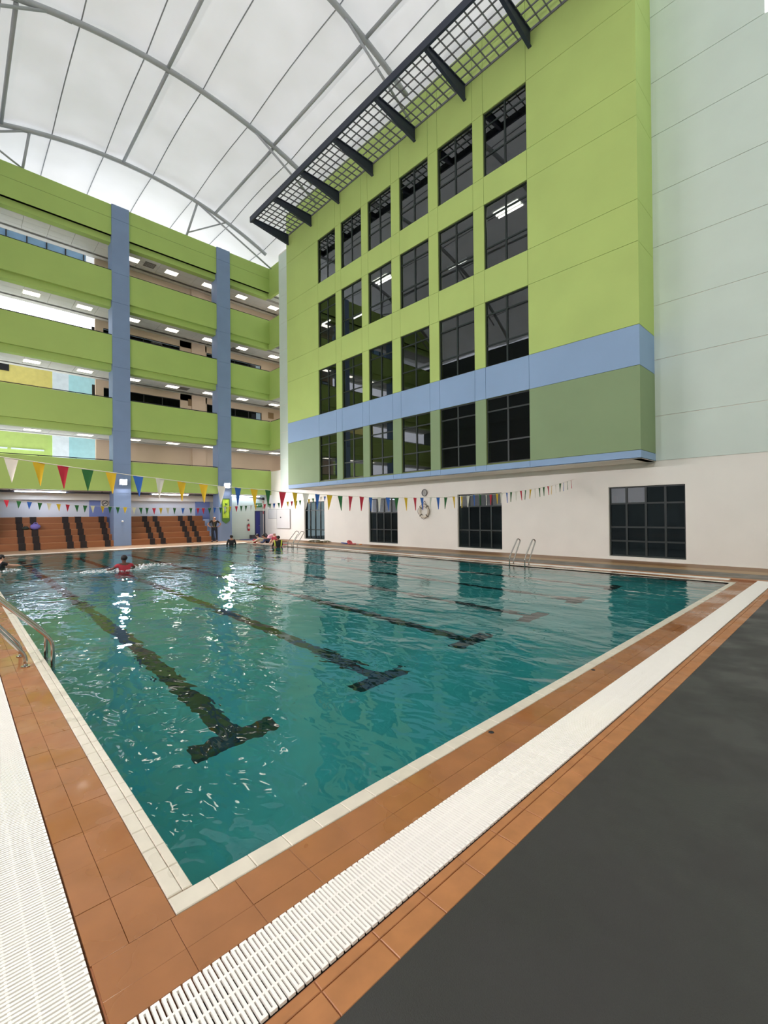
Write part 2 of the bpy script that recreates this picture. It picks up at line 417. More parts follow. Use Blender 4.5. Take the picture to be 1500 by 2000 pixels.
bb = MB(); bb.box(XW-.015, YN, 0, XW, 29.98, .03)
struct('baseboard_right', bb, WHITE)
wn = 0
def window(plane_x, y0, y1, z0, z1, vs, hs, glass, depth=.1, fr=.05, panes=None):
    """window in a wall facing -x; vs/hs are fractions of mullions/transoms"""
    global wn; wn += 1
    t = Thing(f'window_{wn}', None, None, (plane_x, (y0+y1)/2, z0), kind='structure')
    X0, X1 = plane_x+depth, plane_x+depth+.06
    f = MB(); f.box(X0,y0,z0,X1,y0+fr,z1); f.box(X0,y1-fr,z0,X1,y1,z1); f.box(X0,y0+fr,z0,X1,y1-fr,z0+fr); f.box(X0,y0+fr,z1-fr,X1,y1-fr,z1)
    t.part('frame', f, FRAME)
    ye = [y0+fr]+[y0+(y1-y0)*v for v in vs]+[y1-fr]; ze = [z0+fr]+[z0+(z1-z0)*v for v in hs]+[z1-fr]
    for v in ye[1:-1]: t.part('mullion', MB().box(X0-.005,v-.035,z0+fr,X1,v+.035,z1-fr), FRAME)
    for v in ze[1:-1]: t.part('transom', MB().box(X0,y0+fr,v-.03,X1-.005,y1-fr,v+.03), FRAME)
    for j in range(len(ze)-1):
        for i in range(len(ye)-1):
            g = glass if panes is None else panes(i, j)
            t.part('pane', MB().box(X0+.025, ye[i], ze[j], X0+.033, ye[i+1], ze[j+1]), g)
    return t
for k, (a, b) in enumerate(GW):
    if k == 0: window(XW, a, b, GZ0, GZ1, (.25,.5,.76), (.22,.42,.76), GL_FILM, panes=lambda i, j: GL_CLEAR if (j == 3 and i >= 2) else GL_FILM)
    elif k == 1: window(XW, a, b, GZ0, GZ1, (.25,.5,.75), (.33,.77), GL_FILM, panes=lambda i, j: GL_CLEAR if j == 2 else GL_FILM)
    elif k == 2: window(XW, a, b, GZ0, GZ1, (.25,.5,.75), (.3,.68,), GL_FILM, panes=lambda i, j: GL_CLEAR if j == 2 else GL_FILM)
    else: window(XW, a, b, GZ0, GZ1, (.25,.5,.75), (.25,.77), GL_FILM)
# rooms behind the ground windows
rm = MB()
rm.box(XW+.3, YN, -.1, 23, 29.9, 0); rm.box(XW+.3, YN, 3.3, 23, 29.9, 3.45); rm.box(22.9, YN, 0, 23, 29.9, 3.3)
for yy in (6.6, 13.5, 19.8): rm.box(XW+.3, yy, 0, 22.9, yy+.1, 3.3)
struct('wall_ground_rooms', rm, mat('plain_room_wall', (196, 198, 204), .9, .08, .6))
for i, (x, y) in enumerate(((17.9, 4.6), (17.9, 10.6), (17.9, 17.2))):
    t = Thing('ceiling_batten', ['fluorescent batten inside the room behind the largest ground window', 'fluorescent batten inside the room behind the window left of the pool ladder', 'fluorescent batten inside the room behind the window below the small bunting'][i], 'lamp', (x, y, 3.3))
    t.part('housing', MB().box(x-.1,y-.7,3.22,x+.1,y+.7,3.299), PLAST)
    t.part('tube', MB().tube([(x,y-.62,3.19),(x,y+.62,3.19)], .04), emit('room_tube', (255, 250, 244), 90.0))

# ------------------------------------------------------------------ projecting green block
WY = [(6.57,8.54), (9.08,11.02), (11.6,13.48), (14.08,15.86), (16.40,18.19), (18.72,20.46)]
WZ = [(3.83,6.55), (7.88,10.60), (11.97,14.71), (15.88,18.55)]
blk = MB()   # backing structure: slabs, piers, roof and ends, set behind the panels
XBK = XB+.03
for z0, z1 in zip([BZ0]+[b for a, b in WZ], [a for a, b in WZ]+[BZ1]): blk.box(XBK, BY0+.03, z0+(.0 if z0 > BZ0 else .03), XB+.28, BY1-.03, z1)
py = [BY0]+[v for p in WY for v in p]+[BY1]
for a, b in WZ:
    for i in range(0, len(py), 2): blk.box(XBK, max(py[i], BY0+.03), a, XB+.28, min(py[i+1], BY1-.03), b)
blk.box(XBK, BY0+.03, BZ0, XW+4, BY0+.28, BZ1); blk.box(XBK, BY1-.28, BZ0, XW+4, BY1-.03, BZ1)
blk.box(XBK, BY0+.03, BZ1-.2, XW+4, BY1-.03, BZ1)
wb = struct('wall_overhang', blk, mat('panel_joint_green', (112, 124, 74), .9))
BT = Thing.__new__(Thing); BT.o = wb; BT.loc = Vector((0,0,0))
BT.part('soffit', MB().box(XB, BY0, BZ0, XW+.01, BY1, BZ0+.03), WHITE)
zr = [BZ0+.0, WZ[0][0]-.05]+[v for p in WZ for v in p][1:]+[BZ1]
zr = [3.50, 3.78, 6.55, 7.88, 10.60, 11.97, 14.71, 15.88, 18.55, 21.85]
def zcol(j): return [G_BLUE, G_OLIVE, G_BLUE, G_GREEN, G_GREEN, G_GREEN, G_GREEN, G_GREEN, G_GREEN][j]
def zlab(j): return ['pale blue trim panel', 'olive panel', 'pale blue band panel'][j] if j < 3 else None
yr = [BY0]+[v for p in WY for v in p]+[BY1]
J = .014
for j in range(9):
    for i in range(len(yr)-1):
        if j in (1, 3, 5, 7) and i % 2 == 1: continue
        z0 = zr[j]; z1 = zr[j+1]
        BT.part('facade_panel', MB().box(XB, yr[i]+(J/2 if i else 0), z0+J/2, XB+.04, yr[i+1]-(J/2 if i < 12 else 0), z1-J/2), zcol(j), zlab(j))
    for xa, xb_ in ((XB+.04, XW-.0),):
        BT.part('end_panel', MB().box(xa, BY0, zr[j]+J/2, xb_, BY0+.04, zr[j+1]-J/2), zcol(j), zlab(j))
        BT.part('end_panel', MB().box(xa, BY1-.04, zr[j]+J/2, xb_, BY1, zr[j+1]-J/2), zcol(j), zlab(j))
for j, (a, b) in enumerate(WZ):
    for i, (y0, y1) in enumerate(WY):
        window(XB, y0, y1, a, b, (.5,), (.33, .80), GL_DARK, depth=.09, fr=.045)
# rooms behind the block windows
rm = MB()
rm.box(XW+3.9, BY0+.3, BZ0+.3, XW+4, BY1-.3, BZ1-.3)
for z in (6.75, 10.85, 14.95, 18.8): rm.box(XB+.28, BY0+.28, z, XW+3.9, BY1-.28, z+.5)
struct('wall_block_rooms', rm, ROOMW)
for l, px, py_, tilt in (('three-tube louvred lamp behind the second-row window nearest the corner', 992, 408, 1), ('three-tube louvred lamp behind the second-row window third from the far end', 748, 545, 1),
                   ('single-tube lamp behind the second-row window second from the corner', 893, 516, 0), ('single-tube lamp behind the second-row window second from the far end', 700, 617, 0), ('small lamp behind the second-row window at the far end', 635, 630, 0)):
    z = 14.93; d = ray(px, py_); q_ = CAM+d*((z-.08-CAM.z)/d.z); x, y = q_.x, q_.y
    t = Thing('louvre_lamp', l, 'lamp', (x, y, z))
    n = 3 if tilt else 1
    t.part('housing', MB().box(x-.3 if tilt else x-.08, y-.62, z-.08, x+.3 if tilt else x+.08, y+.62, z-.002), PLAST)
    for q in range(n):
        xx = x+(q-(n-1)/2)*.2; t.part('tube', MB().tube([(xx,y-.58,z-.1),(xx,y+.58,z-.1)], .035), TUBE)

# ------------------------------------------------------------------ sunshade canopy
BRY = [23.73, 21.09, 18.30, 15.40, 12.38, 9.43, 6.37, 3.40]
XO = 12.72
sh = Thing('sunshade', 'navy steel sunshade with open square lattice along the top of the green block', 'sunshade', (XB, 13.5, 20.1))
sh.part('fascia', MB().box(XO-.05, BRY[-1]-.1, 20.08, XO+.05, BRY[0]+.12, 20.42), NAVY)
for y in BRY:
    b = MB(); b.prism([(XB,y-.02,19.72),(XB,y-.02,20.36),(XO,y-.02,20.36),(XO,y-.02,20.12)], (0,.04,0))
    b.prism([(XB,y-.07,19.70),(XB,y-.07,19.74),(XO,y-.07,20.14),(XO,y-.07,20.10)], (0,.14,0))
    b.box(XO, y-.07, 20.33, XB, y+.07, 20.37)
    sh.part('bracket', b, NAVY)
for k in range(7):
    y0, y1 = BRY[k+1]+.05, BRY[k]-.05
    NX, NY = 7, 7
    for i in range(NX):
        xx = XO+.05+(XB-.04-XO-.05)*i/(NX-.0)+(.0 if i else .02)
        if i: sh.part('lattice_bar', MB().box(xx-.015, y0, 20.32, xx+.015, y1, 20.38), BAR)
    for j in range(1, NY):
        yy = y0+(y1-y0)*j/NY
        sh.part('lattice_bar', MB().box(XO+.05, yy-.015, 20.32, XB-.02, yy+.015, 20.38), BAR)
sh.part('wall_rail', MB().box(XB-.04, BRY[-1], 20.30, XB-.002, BRY[0], 20.39), BAR)

# ------------------------------------------------------------------ vaulted membrane roof
cl = bpy.data.objects.new('ceiling', None); COL.objects.link(cl); cl['kind'] = 'structure'
CT = Thing.__new__(Thing); CT.o = cl; CT.loc = Vector((0,0,0))
CAB = [-6.9, -4.4, -1.9, .62, 3.25, 5.83, 8.49, 11.06, 13.65, 16.2, 19.0]
YB = [YN-.2, -3.2, 4.75, 12.67, 20.58, 28.5, 37.0]
for i in range(len(CAB)-1):
    for j in range(len(YB)-1):
        vs = []; nx, ny = 5, 6
        for a in range(nx+1):
            for b in range(ny+1):
                x = CAB[i]+(CAB[i+1]-CAB[i])*a/nx; y = YB[j]+(YB[j+1]-YB[j])*b/ny
                s = math.sin(math.pi*a/nx)*.10+math.sin(math.pi*b/ny)*.16
                vs.append((x, y, vault(x, .22)+s))
        fs = [(a*(ny+1)+b, a*(ny+1)+b+1, (a+1)*(ny+1)+b+1, (a+1)*(ny+1)+b) for a in range(nx) for b in range(ny)]
        mb = MB().add(vs, fs); mb.smooth = True
        CT.part('membrane_panel', mb, MEMB)
gb = MB()
gb.add([(XL,37,18)]+[(x,37,vault(x,.22)) for x in [XL+(19-XL)*i/24 for i in range(25)]]+[(19,37,18)], [tuple(range(27))])
CT.part('sky_block_gable', gb, MEMB)  # end sheet added to shut out sky light that overexposed the far roof
for x in CAB[1:-1]:
    pts = []
    for j in range(len(YB)-1):
        for b in range(6):
            y = YB[j]+(YB[j+1]-YB[j])*b/6; pts.append((x, y, vault(x, .20)+math.sin(math.pi*b/6)*.16-.02))
    CT.part('seam_cable', MB().tube(pts, .026, 6), CABLE)
ORD = ['farthest, above the balconies', 'second from the far end', 'third from the far end', 'fourth from the far end, overhead', 'behind the camera']
for k, y in enumerate(RIBS[:4]):
    t = Thing('roof_arch', f'white tubular steel roof arch, {ORD[k]}', 'roof arch', (RC, y, 20), group='roof arches')
    pts = [(x, y, vault(x)) for x in [XL+.2+(18.2-XL-.2)*i/40 for i in range(41)]]
    if k: pts = [p for p in pts if p[0] < XB-.1 and True]
    else: pts = [p for p in pts if p[0] < 16.95]
    t.part('arch_tube', MB().tube(pts, .125, 10), STEEL)
    xe = 16.8 if k == 0 else XB-.02
    t.part('tie_rod', MB().tube([(11.3, y, vault(11.3)-.05), (xe, y, 20.55 if k == 0 else 20.9)], .06, 8), STEEL)
    t.part('tie_rod', MB().tube([(2.1, y, vault(2.1)-.05), (-4.0, y, 18.9)], .06, 8), STEEL)
    if k == 0:
        t.part('strut', MB().tube([(11.25, y, vault(11.25)-.05), (10.75, 29.2, 20.82)], .07, 8), STEEL)
        t.part('strut', MB().tube([(10.85, 29.1, 21.1), (13.2, y, vault(13.2)-.1)], .05, 8), STEEL)
        t.part('strut', MB().tube([(2.25, y, vault(2.25)-.05), (2.0, 29.2, 20.82)], .07, 8), STEEL)
        t.part('strut', MB().tube([(2.0, 29.2, 20.9), (-.5, y, vault(-.5)-.1)], .05, 8), STEEL)
        t.part('strut', MB().tube([(2.2, y, vault(2.2)-.1), (-.6, 29.2, vault(2.2)-.2)], .06, 8), STEEL)
    else:
        t.part('strut', MB().tube([(2.9, y, vault(2.9)-.1), (-.4, y+.4, vault(2.9)-.25)], .07, 8), STEEL)
for k, x in enumerate((1.07, 6.76, 12.46)):
    t = Thing('roof_purlin', ['long grey roof purlin nearest the left edge of the photo', 'long grey roof purlin near the crown of the roof', 'long grey roof purlin nearest the green block'][k], 'roof purlin', (x, 10, 22), group='roof purlins')
    for a, b in zip([YN]+sorted(RIBS), sorted(RIBS)):
        t.part('purlin_tube', MB().tube([(x, a+.08, vault(x)-.12), (x, b-.08, vault(x)+.02)], .085, 8), STEEL)

# ------------------------------------------------------------------ far wing: balconies, corridors, columns
PT = [5.17, 8.97, 12.83, 16.77, 20.80]; PBm = [3.34, 7.18, 11.09, 14.99, 18.95]
COLX = [(-.25,.75), (6.22,7.18), (12.74,13.70)]
wf = bpy.data.objects.new('wall_far', None); COL.objects.link(wf); wf['kind'] = 'structure'
FW = Thing.__new__(Thing); FW.o = wf; FW.loc = Vector((0,0,0))
XE = 20.0
spans = [(XL, -.25), (.75, 6.22), (7.18, 12.74), (13.70, XW)]
RAILM = mat('dark_handrail', (44, 44, 50), .5)
for k in range(5):
    zt, zb = PT[k], PBm[k]
    for a, b in spans:
        if k == 4:
            FW.part('parapet', MB().box(a, YF, zb, b, YF+.2, zb+1.02), G_GREEN2); FW.part('parapet', MB().box(a, YF, zb+1.04, b, YF+.2, zt), G_GREEN2)
            FW.part('parapet_core', MB().box(a, YF+.02, zb, b, YF+.19, zt-.01), GROOVE)
        else:
            FW.part('parapet', MB().box(a, YF, zb, b, YF+.2, zt), G_GREEN2)
            h = MB(); h.tube([(a, YF+.1, zt+.06), (b, YF+.1, zt+.06)], .025, 6)
            n = int((b-a)/1.5)
            for q in range(n+1): xx = a+.1+(b-a-.2)*q/max(n,1); h.box(xx-.012, YF+.09, zt, xx+.012, YF+.11, zt+.06)
            FW.part('handrail', h, RAILM)
        if k: FW.part('beam', MB().box(a, YF+.19, zb-.38, b, YF+.62, zb+.3), G_GREEN2)
    if k:   # return parapet around the corner
        FW.part('return_parapet', MB().box(XW-.02, 27.6, zb-.4, XW+.18, YF+.2, zt), G_GREEN2)
    if k and k < 4: FW.part('handrail', MB().tube([(XW+.08, 27.6, zt+.06), (XW+.08, YF+.1, zt+.06)], .025, 6), RAILM)
    if k < 4:
        fz = zt-1.1
        FW.part('corridor_floor', MB().box(XL, YF+.2, fz-.2, XE, 31.4, fz), CEILG)
YC = 31.8
# corridor back walls (open to the outside left of x = 5.9)
for k in range(4):
    f0 = PT[k]-1.1; c0 = PBm[k+1]-.38
    t0 = MB(); t0.box(5.9, YC, f0, XE, YC+.2, c0) if k in (0, 3) else None
    if k in (1, 2):
        wz0, wz1 = f0+.9, c0-.45
        for a, b in ((5.9, 6.35), (11.2, 13.15), (17.7, XE)): t0.box(a, YC, f0, b, YC+.2, c0)
        t0.box(6.35, YC, f0, 17.7, YC+.2, wz0); t0.box(6.35, YC, wz1, 17.7, YC+.2, c0)
    t0.box(12.0, YC-.12, f0, 13.0, YC, c0)
    FW.part('corridor_wall', t0, TAN)
    FW.part('corridor_end_wall', MB().box(XE, 27.6, f0, XE+.2, YC+.2, c0), TAN)
    if k in (1, 2):
        for a, b in ((6.35, 11.2), (13.15, 17.7)):
            wn += 1
            t = Thing(f'window_{wn}', None, None, (a, YC, wz0), kind='structure')
            f = MB(); f.box(a,YC+.05,wz0,b,YC+.1,wz0+.04); f.box(a,YC+.05,wz1-.04,b,YC+.1,wz1); t.part('frame', f, BLACKP)
            n = 4
            for q in range(n):
                xa, xb_ = a+(b-a)*q/n, a+(b-a)*(q+1)/n
                t.part('pane', MB().box(xa+.02, YC+.07, wz0+.04, xb_-.02, YC+.078, wz1-.04), GL_FILM)
                t.part('mullion', MB().box(xb_-.02, YC+.05, wz0, xb_+.02, YC+.1, wz1), BLACKP)
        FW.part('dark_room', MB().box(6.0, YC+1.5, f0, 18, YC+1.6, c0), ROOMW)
for k in range(4):   # corridor ceilings of separate tiles
    c0 = PBm[k+1]-.38
    c = Thing('ceiling', None, None, (XL, YF, c0), kind='structure')
    c.part('ceiling_slab', MB().box(XL, YF+.3, c0+.03, XE, YC+.1, c0+.3), CEILG)
    me = MB().box(.008, .008, 0, 1.192, .592, .03).mesh('ceiling_tile', CEILT)
    for i in range(16):
        for j in range(3): c.inst('ceiling_tile', me, (.9+i*1.2, YF+.7-.07+j*.6, c0))
    c.part('ceiling_edge', MB().box(XL, YC-.61, c0, XE, YC, c0+.03), CEILT)
FW.part('roof_slab', MB().box(XL, YF+.2, 19.0, XE+.2, YC+.2, 19.3), CEILT)
SIDE = ['second storey', 'third storey', 'fourth storey', 'top storey']
NTH = ['first', 'second', 'third', 'fourth', 'fifth', 'sixth', 'seventh']
LX = [2.48, 5.05, 7.72, 10.16, 12.70, 15.28, 18.02]
for k in range(4):
    c0 = PBm[k+1]-.38; i0 = 0 if k < 3 else 2
    for i in range(i0, 7):
        x, y = LX[i], 30.32
        t = Thing('ceiling_light', f'lit square ceiling lamp, {NTH[i-i0]} from the left on the {SIDE[k]} corridor', 'lamp', (x, y, c0), group='corridor ceiling lamps')
        fr = MB(); fr.box(x-.42,y-.3,c0-.02,x+.42,y-.26,c0-.001); fr.box(x-.42,y+.26,c0-.02,x+.42,y+.3,c0-.001); fr.box(x-.42,y-.26,c0-.02,x-.38,y+.26,c0-.001); fr.box(x+.38,y-.26,c0-.02,x+.42,y+.26,c0-.001)
        t.part('frame', fr, PLAST)
        for q in range(3): t.part('diffuser', MB().box(x-.37+q*.25, y-.25, c0-.014, x-.14+q*.25, y+.25, c0-.002), LAMPM)
VENTM = mat('grey_vent', (120, 116, 108), .6)
def vent(x, y, z, label):
    t = Thing('ceiling_vent', label, 'vent', (x, y, z))
    f = MB(); f.box(x-.33,y-.33,z-.02,x+.33,y-.28,z-.001); f.box(x-.33,y+.28,z-.02,x+.33,y+.33,z-.001); f.box(x-.33,y-.28,z-.02,x-.28,y+.28,z-.001); f.box(x+.28,y-.28,z-.02,x+.33,y+.28,z-.001)
    t.part('frame', f, VENTM)
    for q in range(5): t.part('slat', MB().box(x-.28, y-.24+q*.11, z-.018, x+.28, y-.19+q*.11, z-.002), VENTM)
vent(8.75, 30.3, PBm[4]-.38, 'grey ceiling vent beside a lamp on the top storey')
vent(15.0, 30.9, PBm[3]-.38, 'grey ceiling vent on the fourth storey at right')
vent(10.9, 30.3, PBm[2]-.38, 'grey ceiling vent beside a lamp on the third storey')
vent(17.9, 30.9, PBm[2]-.38, 'grey ceiling vent on the third storey near the corner')
def wvent(px, py, label):
    p = on_y(px, py, YC); t = Thing('wall_vent', label, 'vent', (p.x, YC, p.z))
    t.part('frame', MB().box(p.x-.25, YC-.03, p.z-.25, p.x+.25, YC-.001, p.z+.25), mat('tan_vent', (150, 124, 92), .7))
    for q in range(5): t.part('slat', MB().box(p.x-.21, YC-.045, p.z-.2+q*.09, p.x+.21, YC-.03, p.z-.15+q*.09), MATS['tan_vent'])
wvent(374, 787, 'tan square vent on the corridor wall left of the right column')
wvent(529, 812, 'tan square vent on the corridor wall near the corner')

# columns, each in segments between joints
for i, (a, b) in enumerate(COLX):
    lab = ['blue square column left of the photo edge', 'blue square column, left of the two, with a floodlight', 'blue square column, right of the two, beside the green banner'][i]
    t = Thing('column', lab, 'column', ((a+b)/2, YF+.4, 0), group='blue columns')
    zz = [0, 3.2, 5.0, 7.0, 8.85, 10.9, 12.7, 14.85, 16.65, 19.95, 20.82]
    for z0, z1 in zip(zz, zz[1:]): t.part('column_segment', MB().box(a, YF-.1, z0+.008, b, YF+.85, z1-.008), C_BLUE)
    t.part('core', MB().box(a+.02, YF-.08, 0, b-.02, YF+.83, 20.8), C_BLUE)

# ground level under the balcony
YG = 31.0
g = MB(); g.box(XL, YG, 0, 13.7, YG+.2, 3.4)
wk = struct('wall_back', g, mat('cool_white_wall', (222, 228, 236), .8, .03, .6))
WK = Thing.__new__(Thing); WK.o = wk; WK.loc = Vector((0,0,0))
for a, b in ((-.4, .6), (5.35, 6.5), (11.9, 12.9)): WK.part('blue_pilaster', MB().box(a, YG-.15, 0, b, YG, 3.3), BLUEW)
WK.part('bulkhead', MB().box(XL, YG-.35, 2.82, 13.7, YG-.001, 3.22), WHITE)
WK.part('under_balcony_ceiling', MB().box(XL, YF+.2, 3.34, XW, YG+.2, 3.5), WHITE)
dw = MB(); dw.box(13.7, 29.98, 0, 16.05, 30.2, 3.34); dw.box(16.05, 29.98, 2.14, 16.93, 30.2, 3.34); dw.box(13.6, 29.98, 0, 13.7, YG+.2, 3.34)
struct('wall_door', dw, OFFW)
dt = Thing('door_1', None, None, (16.05, 29.98, 0), kind='structure')
DB = mat('blue_door', (36, 46, 128), .5, .08, 1); DG = mat('grey_door_leaf', (104, 112, 128), .4)
fr = MB(); fr.box(16.05,29.96,0,16.1,30.05,2.14); fr.box(16.88,29.96,0,16.93,30.05,2.14); fr.box(16.1,29.96,2.09,16.88,30.05,2.14)
dt.part('door_frame', fr, BLACKP)
lf = dt.part('door_leaf', MB().box(16.1,30.0,.02,16.5,30.04,2.09), DB)
dt.part('door_handle', MB().tube([(16.46,29.99,1.0),(16.46,29.94,1.0),(16.36,29.94,1.0)], .012, 6), INOX, parent=lf)
dt.part('door_leaf', MB().box(16.5,29.98,.02,16.88,30.02,2.09), DG, 'grey door leaf')
dt.part('door_dark', MB().box(16.05,30.3,0,16.93,30.35,2.14), BLACKP)
pp = MB(); pp.tube([(XL+.1, 29.92, 3.25), (13.5, 29.92, 3.25), (15.6, 29.92, 3.24), (16.3, 29.9, 3.16), (16.8, 29.85, 3.0)], .055, 8)
t = Thing('conduit_pipe', 'dark grey pipe under the lowest green balcony', 'pipe', (6, 29.92, 3.25))
t.part('pipe', pp, mat('dark_grey_pipe', (84, 84, 92), .6))
for q in range(9): t.part('pipe_clip', MB().box(-3+q*2.2, 29.89, 3.3, -2.94+q*2.2, 29.95, 3.338), VENTM)
for i, x in enumerate((2.8, 9.8, 15.2)):
    t = Thing('under_balcony_lamp', ['cool fluorescent batten under the balcony at left', 'cool fluorescent batten under the balcony between the columns', 'cool fluorescent batten under the balcony by the door'][i], 'lamp', (x, 29.75, 3.34), group='lamps under the balcony')
    t.part('housing', MB().box(x-1.2,29.7,3.27,x+1.2,29.82,3.338), PLAST)
    t.part('tube', MB().tube([(x-1.15,29.76,3.24),(x+1.15,29.76,3.24)], .025, 8), BATTEN)

# bleachers
def bleacher(x0, x1, label, pads, half=None):
    t = Thing('bleacher', label, 'bleacher', ((x0+x1)/2, 28.9, 0))
    for k in range(5):
        y0 = 28.9+.4*k; z1 = .36*(k+1)
        t.part('tier', MB().box(x0, y0, z1-.36, x1, YG-.16, z1-.02), BROWN)
        t.part('nosing', MB().box(x0, y0-.015, z1-.03, x1, YG-.16 if k == 4 else y0+.42, z1), BROWN2)
        for a, b in pads:
            pd = MB(); pd.box(a, y0-.022, z1-.36+.002, b, y0, z1+.002); pd.box(a, y0-.022, z1-.001, b, min(y0+.4, YG-.2), z1+.012)
            t.part('step_pad', pd, PADM, 'black carpet step')
    for a, b in pads:
        t.part('foot_mat', MB().box(a+.02, 28.62, 0, b+.02, 28.87, .02), PADM)
bleacher(.76, 6.21, 'brown five-tier bleacher left of the left blue column', [(1.72,2.02), (2.36,2.66), (3.88,4.19), (4.52,4.83), (5.75,6.05)])
bleacher(7.19, 12.23, 'brown five-tier bleacher between the two blue columns', [(8.24,8.54), (8.88,9.18), (10.52,10.83), (11.18,11.48)])

# floodlights on the columns; same fittings added on unseen walls as fill light
def floodlight(x, y, z, dx, dy, label, group, lens=None):
    t = Thing('floodlight', label, 'floodlight', (x, y, z), group=group)
    d = Vector((dx, dy, -.25)).normalized(); s = d.cross(Vector((0,0,1))).normalized(); u = s.cross(d)
    c = Vector((x, y, z))+d*.25
    def quad(r, off): return [c+d*off+s*a*r+u*b*r*.8 for a, b in ((-1,-1),(1,-1),(1,1),(-1,1))]
    h = MB(); A = quad(.10, -.14); B = quad(.20, .0)
    h.add(A+B, [(3,2,1,0)]+[(i,(i+1)%4,(i+1)%4+4,i+4) for i in range(4)]); t.part('housing', h, VENTM)
    t.part('lens', MB().prism(quad(.185, -.005), d*.012), lens or FLOODM)
    t.part('bracket', MB().tube([Vector((x,y,z)), Vector((x,y,z))+d*.12], .03, 8), VENTM)
floodlight(6.69, YF-.1, 3.95, .05, -1, 'bright floodlight on the left blue column', 'pool floodlights')
floodlight(13.27, YF-.1, 3.98, -.05, -1, 'bright floodlight on the right blue column', 'pool floodlights')

# left wall and wall behind the camera (outside the frame, seen in reflections)
lw = MB(); lw.box(XL-.3, YN, 0, XL, 31.4, vault(XL)-.3); struct('wall_left', lw, mat('slate_wall_paint', (96, 102, 104), .8))
nw = MB(); nw.box(XL-.3, YN-.3, 0, XW+.3, YN, 20.8); struct('wall_near', nw, OFFW)
NTH2 = ['first', 'second', 'third', 'fourth', 'fifth', 'sixth']
for i in range(5):  # added lamps out of view, making up for dim roof daylight
    floodlight(XL+.02, (2.0, 5.2, 14.5, 18.0, 21.5)[i], 6.2, 1, -.1, f'added unseen floodlight on the left wall, {NTH2[i]} from the camera', 'pool floodlights')

for i in range(3):  # added unseen lamps to brighten the block's end face and near deck
    floodlight(-4.0+6*i, YN+.02, 9.5, 0, 1, f'added unseen floodlight on the wall behind the camera, {NTH2[i]} from the left', 'pool floodlights', emit('added_fill_lens', (255, 240, 230), FLOOD*.5))

# ------------------------------------------------------------------ buildings outside, seen through the open corridor
nb = Thing('neighbour_building', 'green and yellow building seen through the open corridors at left', 'building', (2, 40, 0))
nb.part('green_wall', MB().box(-6, 39.5, 0, 4.6, 45, 9.2), mat('neighbour_green', (190, 216, 120), .8))
nb.part('yellow_wall', MB().box(-6, 39.3, 9.2, 4.6, 45, 13.3), mat('neighbour_yellow', (226, 212, 120), .8))
nb.part('corner_pier', MB().box(4.6, 39.2, 0, 5.6, 45, 13.3), mat('neighbour_white', (226, 238, 240), .8))
nb.part('cyan_wall', MB().box(5.6, 40.5, 0, 9.5, 45, 13.3), mat('neighbour_cyan', (170, 214, 214), .8))
nb.part('window_pane', MB().box(.7, 39.26, 12.2, 2.1, 39.31, 12.9), BLACKP, 'dark window')
for q in range(3): nb.part('ledge', MB().box(-2+q*2.1, 39.4, 6.7, -.1+q*2.1, 39.5, 6.8), MATS['neighbour_white'])
sc_ = Thing('glass_screen', 'pale blue glass screen with dark posts beyond the top corridor', 'screen', (3, 34.2, 16))
sc_.part('glass', MB().box(-6, 34.2, 16.6, 5.85, 34.24, 20.7), mat('pale_blue_glass', (150, 190, 232), .3))
for q in range(10): sc_.part('post', MB().box(-3.5+q*1.02, 34.12, 16.6, -3.44+q*1.02, 34.19, 20.7), RAILM)

# ------------------------------------------------------------------ pool ladders
def rail_path(pts, r=.09, n=6):
    """polyline with rounded bends"""
    P = [Vector(p) for p in pts]; out = [P[0]]
    for i in range(1, len(P)-1):
        a = (P[i-1]-P[i]); b = (P[i+1]-P[i]); ra = min(r, a.length*.45, b.length*.45)
        p0 = P[i]+a.normalized()*ra; p1 = P[i]+b.normalized()*ra
        for k in range(n+1):
            t = k/n; out.append(p0*(1-t)**2+P[i]*2*t*(1-t)+p1*t*t)
    out.append(P[-1]); return out
def ladder(label, edge, ys, sgn):
    """edge: x of water edge, sgn: direction from the edge to the deck"""
    t = Thing('pool_ladder', label, 'ladder', (edge, sum(ys)/2, 0))
    for y in ys:
        xw = edge-sgn*.055; xd = edge+sgn*.205
        pts = rail_path([(xw,y,-1.0),(xw,y,.26),(xw+sgn*.56,y,.88),(xw+sgn*.74,y,.80),(xd+.0*sgn,y,.13),(xd,y,-.01)], .10)
        t.part('handrail', MB().tube(pts, .021, 10), INOX)
        t.part('flange', MB().tube([(xd,y,0),(xd,y,.012)], .045, 14), INOX)
    for z in (-.25, -.5, -.75):
        t.part('rung', MB().box(edge-sgn*.055-.03, min(ys), z, edge-sgn*.055+.03, max(ys), z+.03), INOX)
ladder('chrome pool ladder at the left edge, nearest the camera', 0.0, (4.60, 5.15), -1)
ladder('chrome pool ladder below the white wall, right of the window', PW, (5.45, 6.02), 1)
ladder('chrome pool ladder in the far right corner of the pool', PW, (19.52, 20.08), 1)

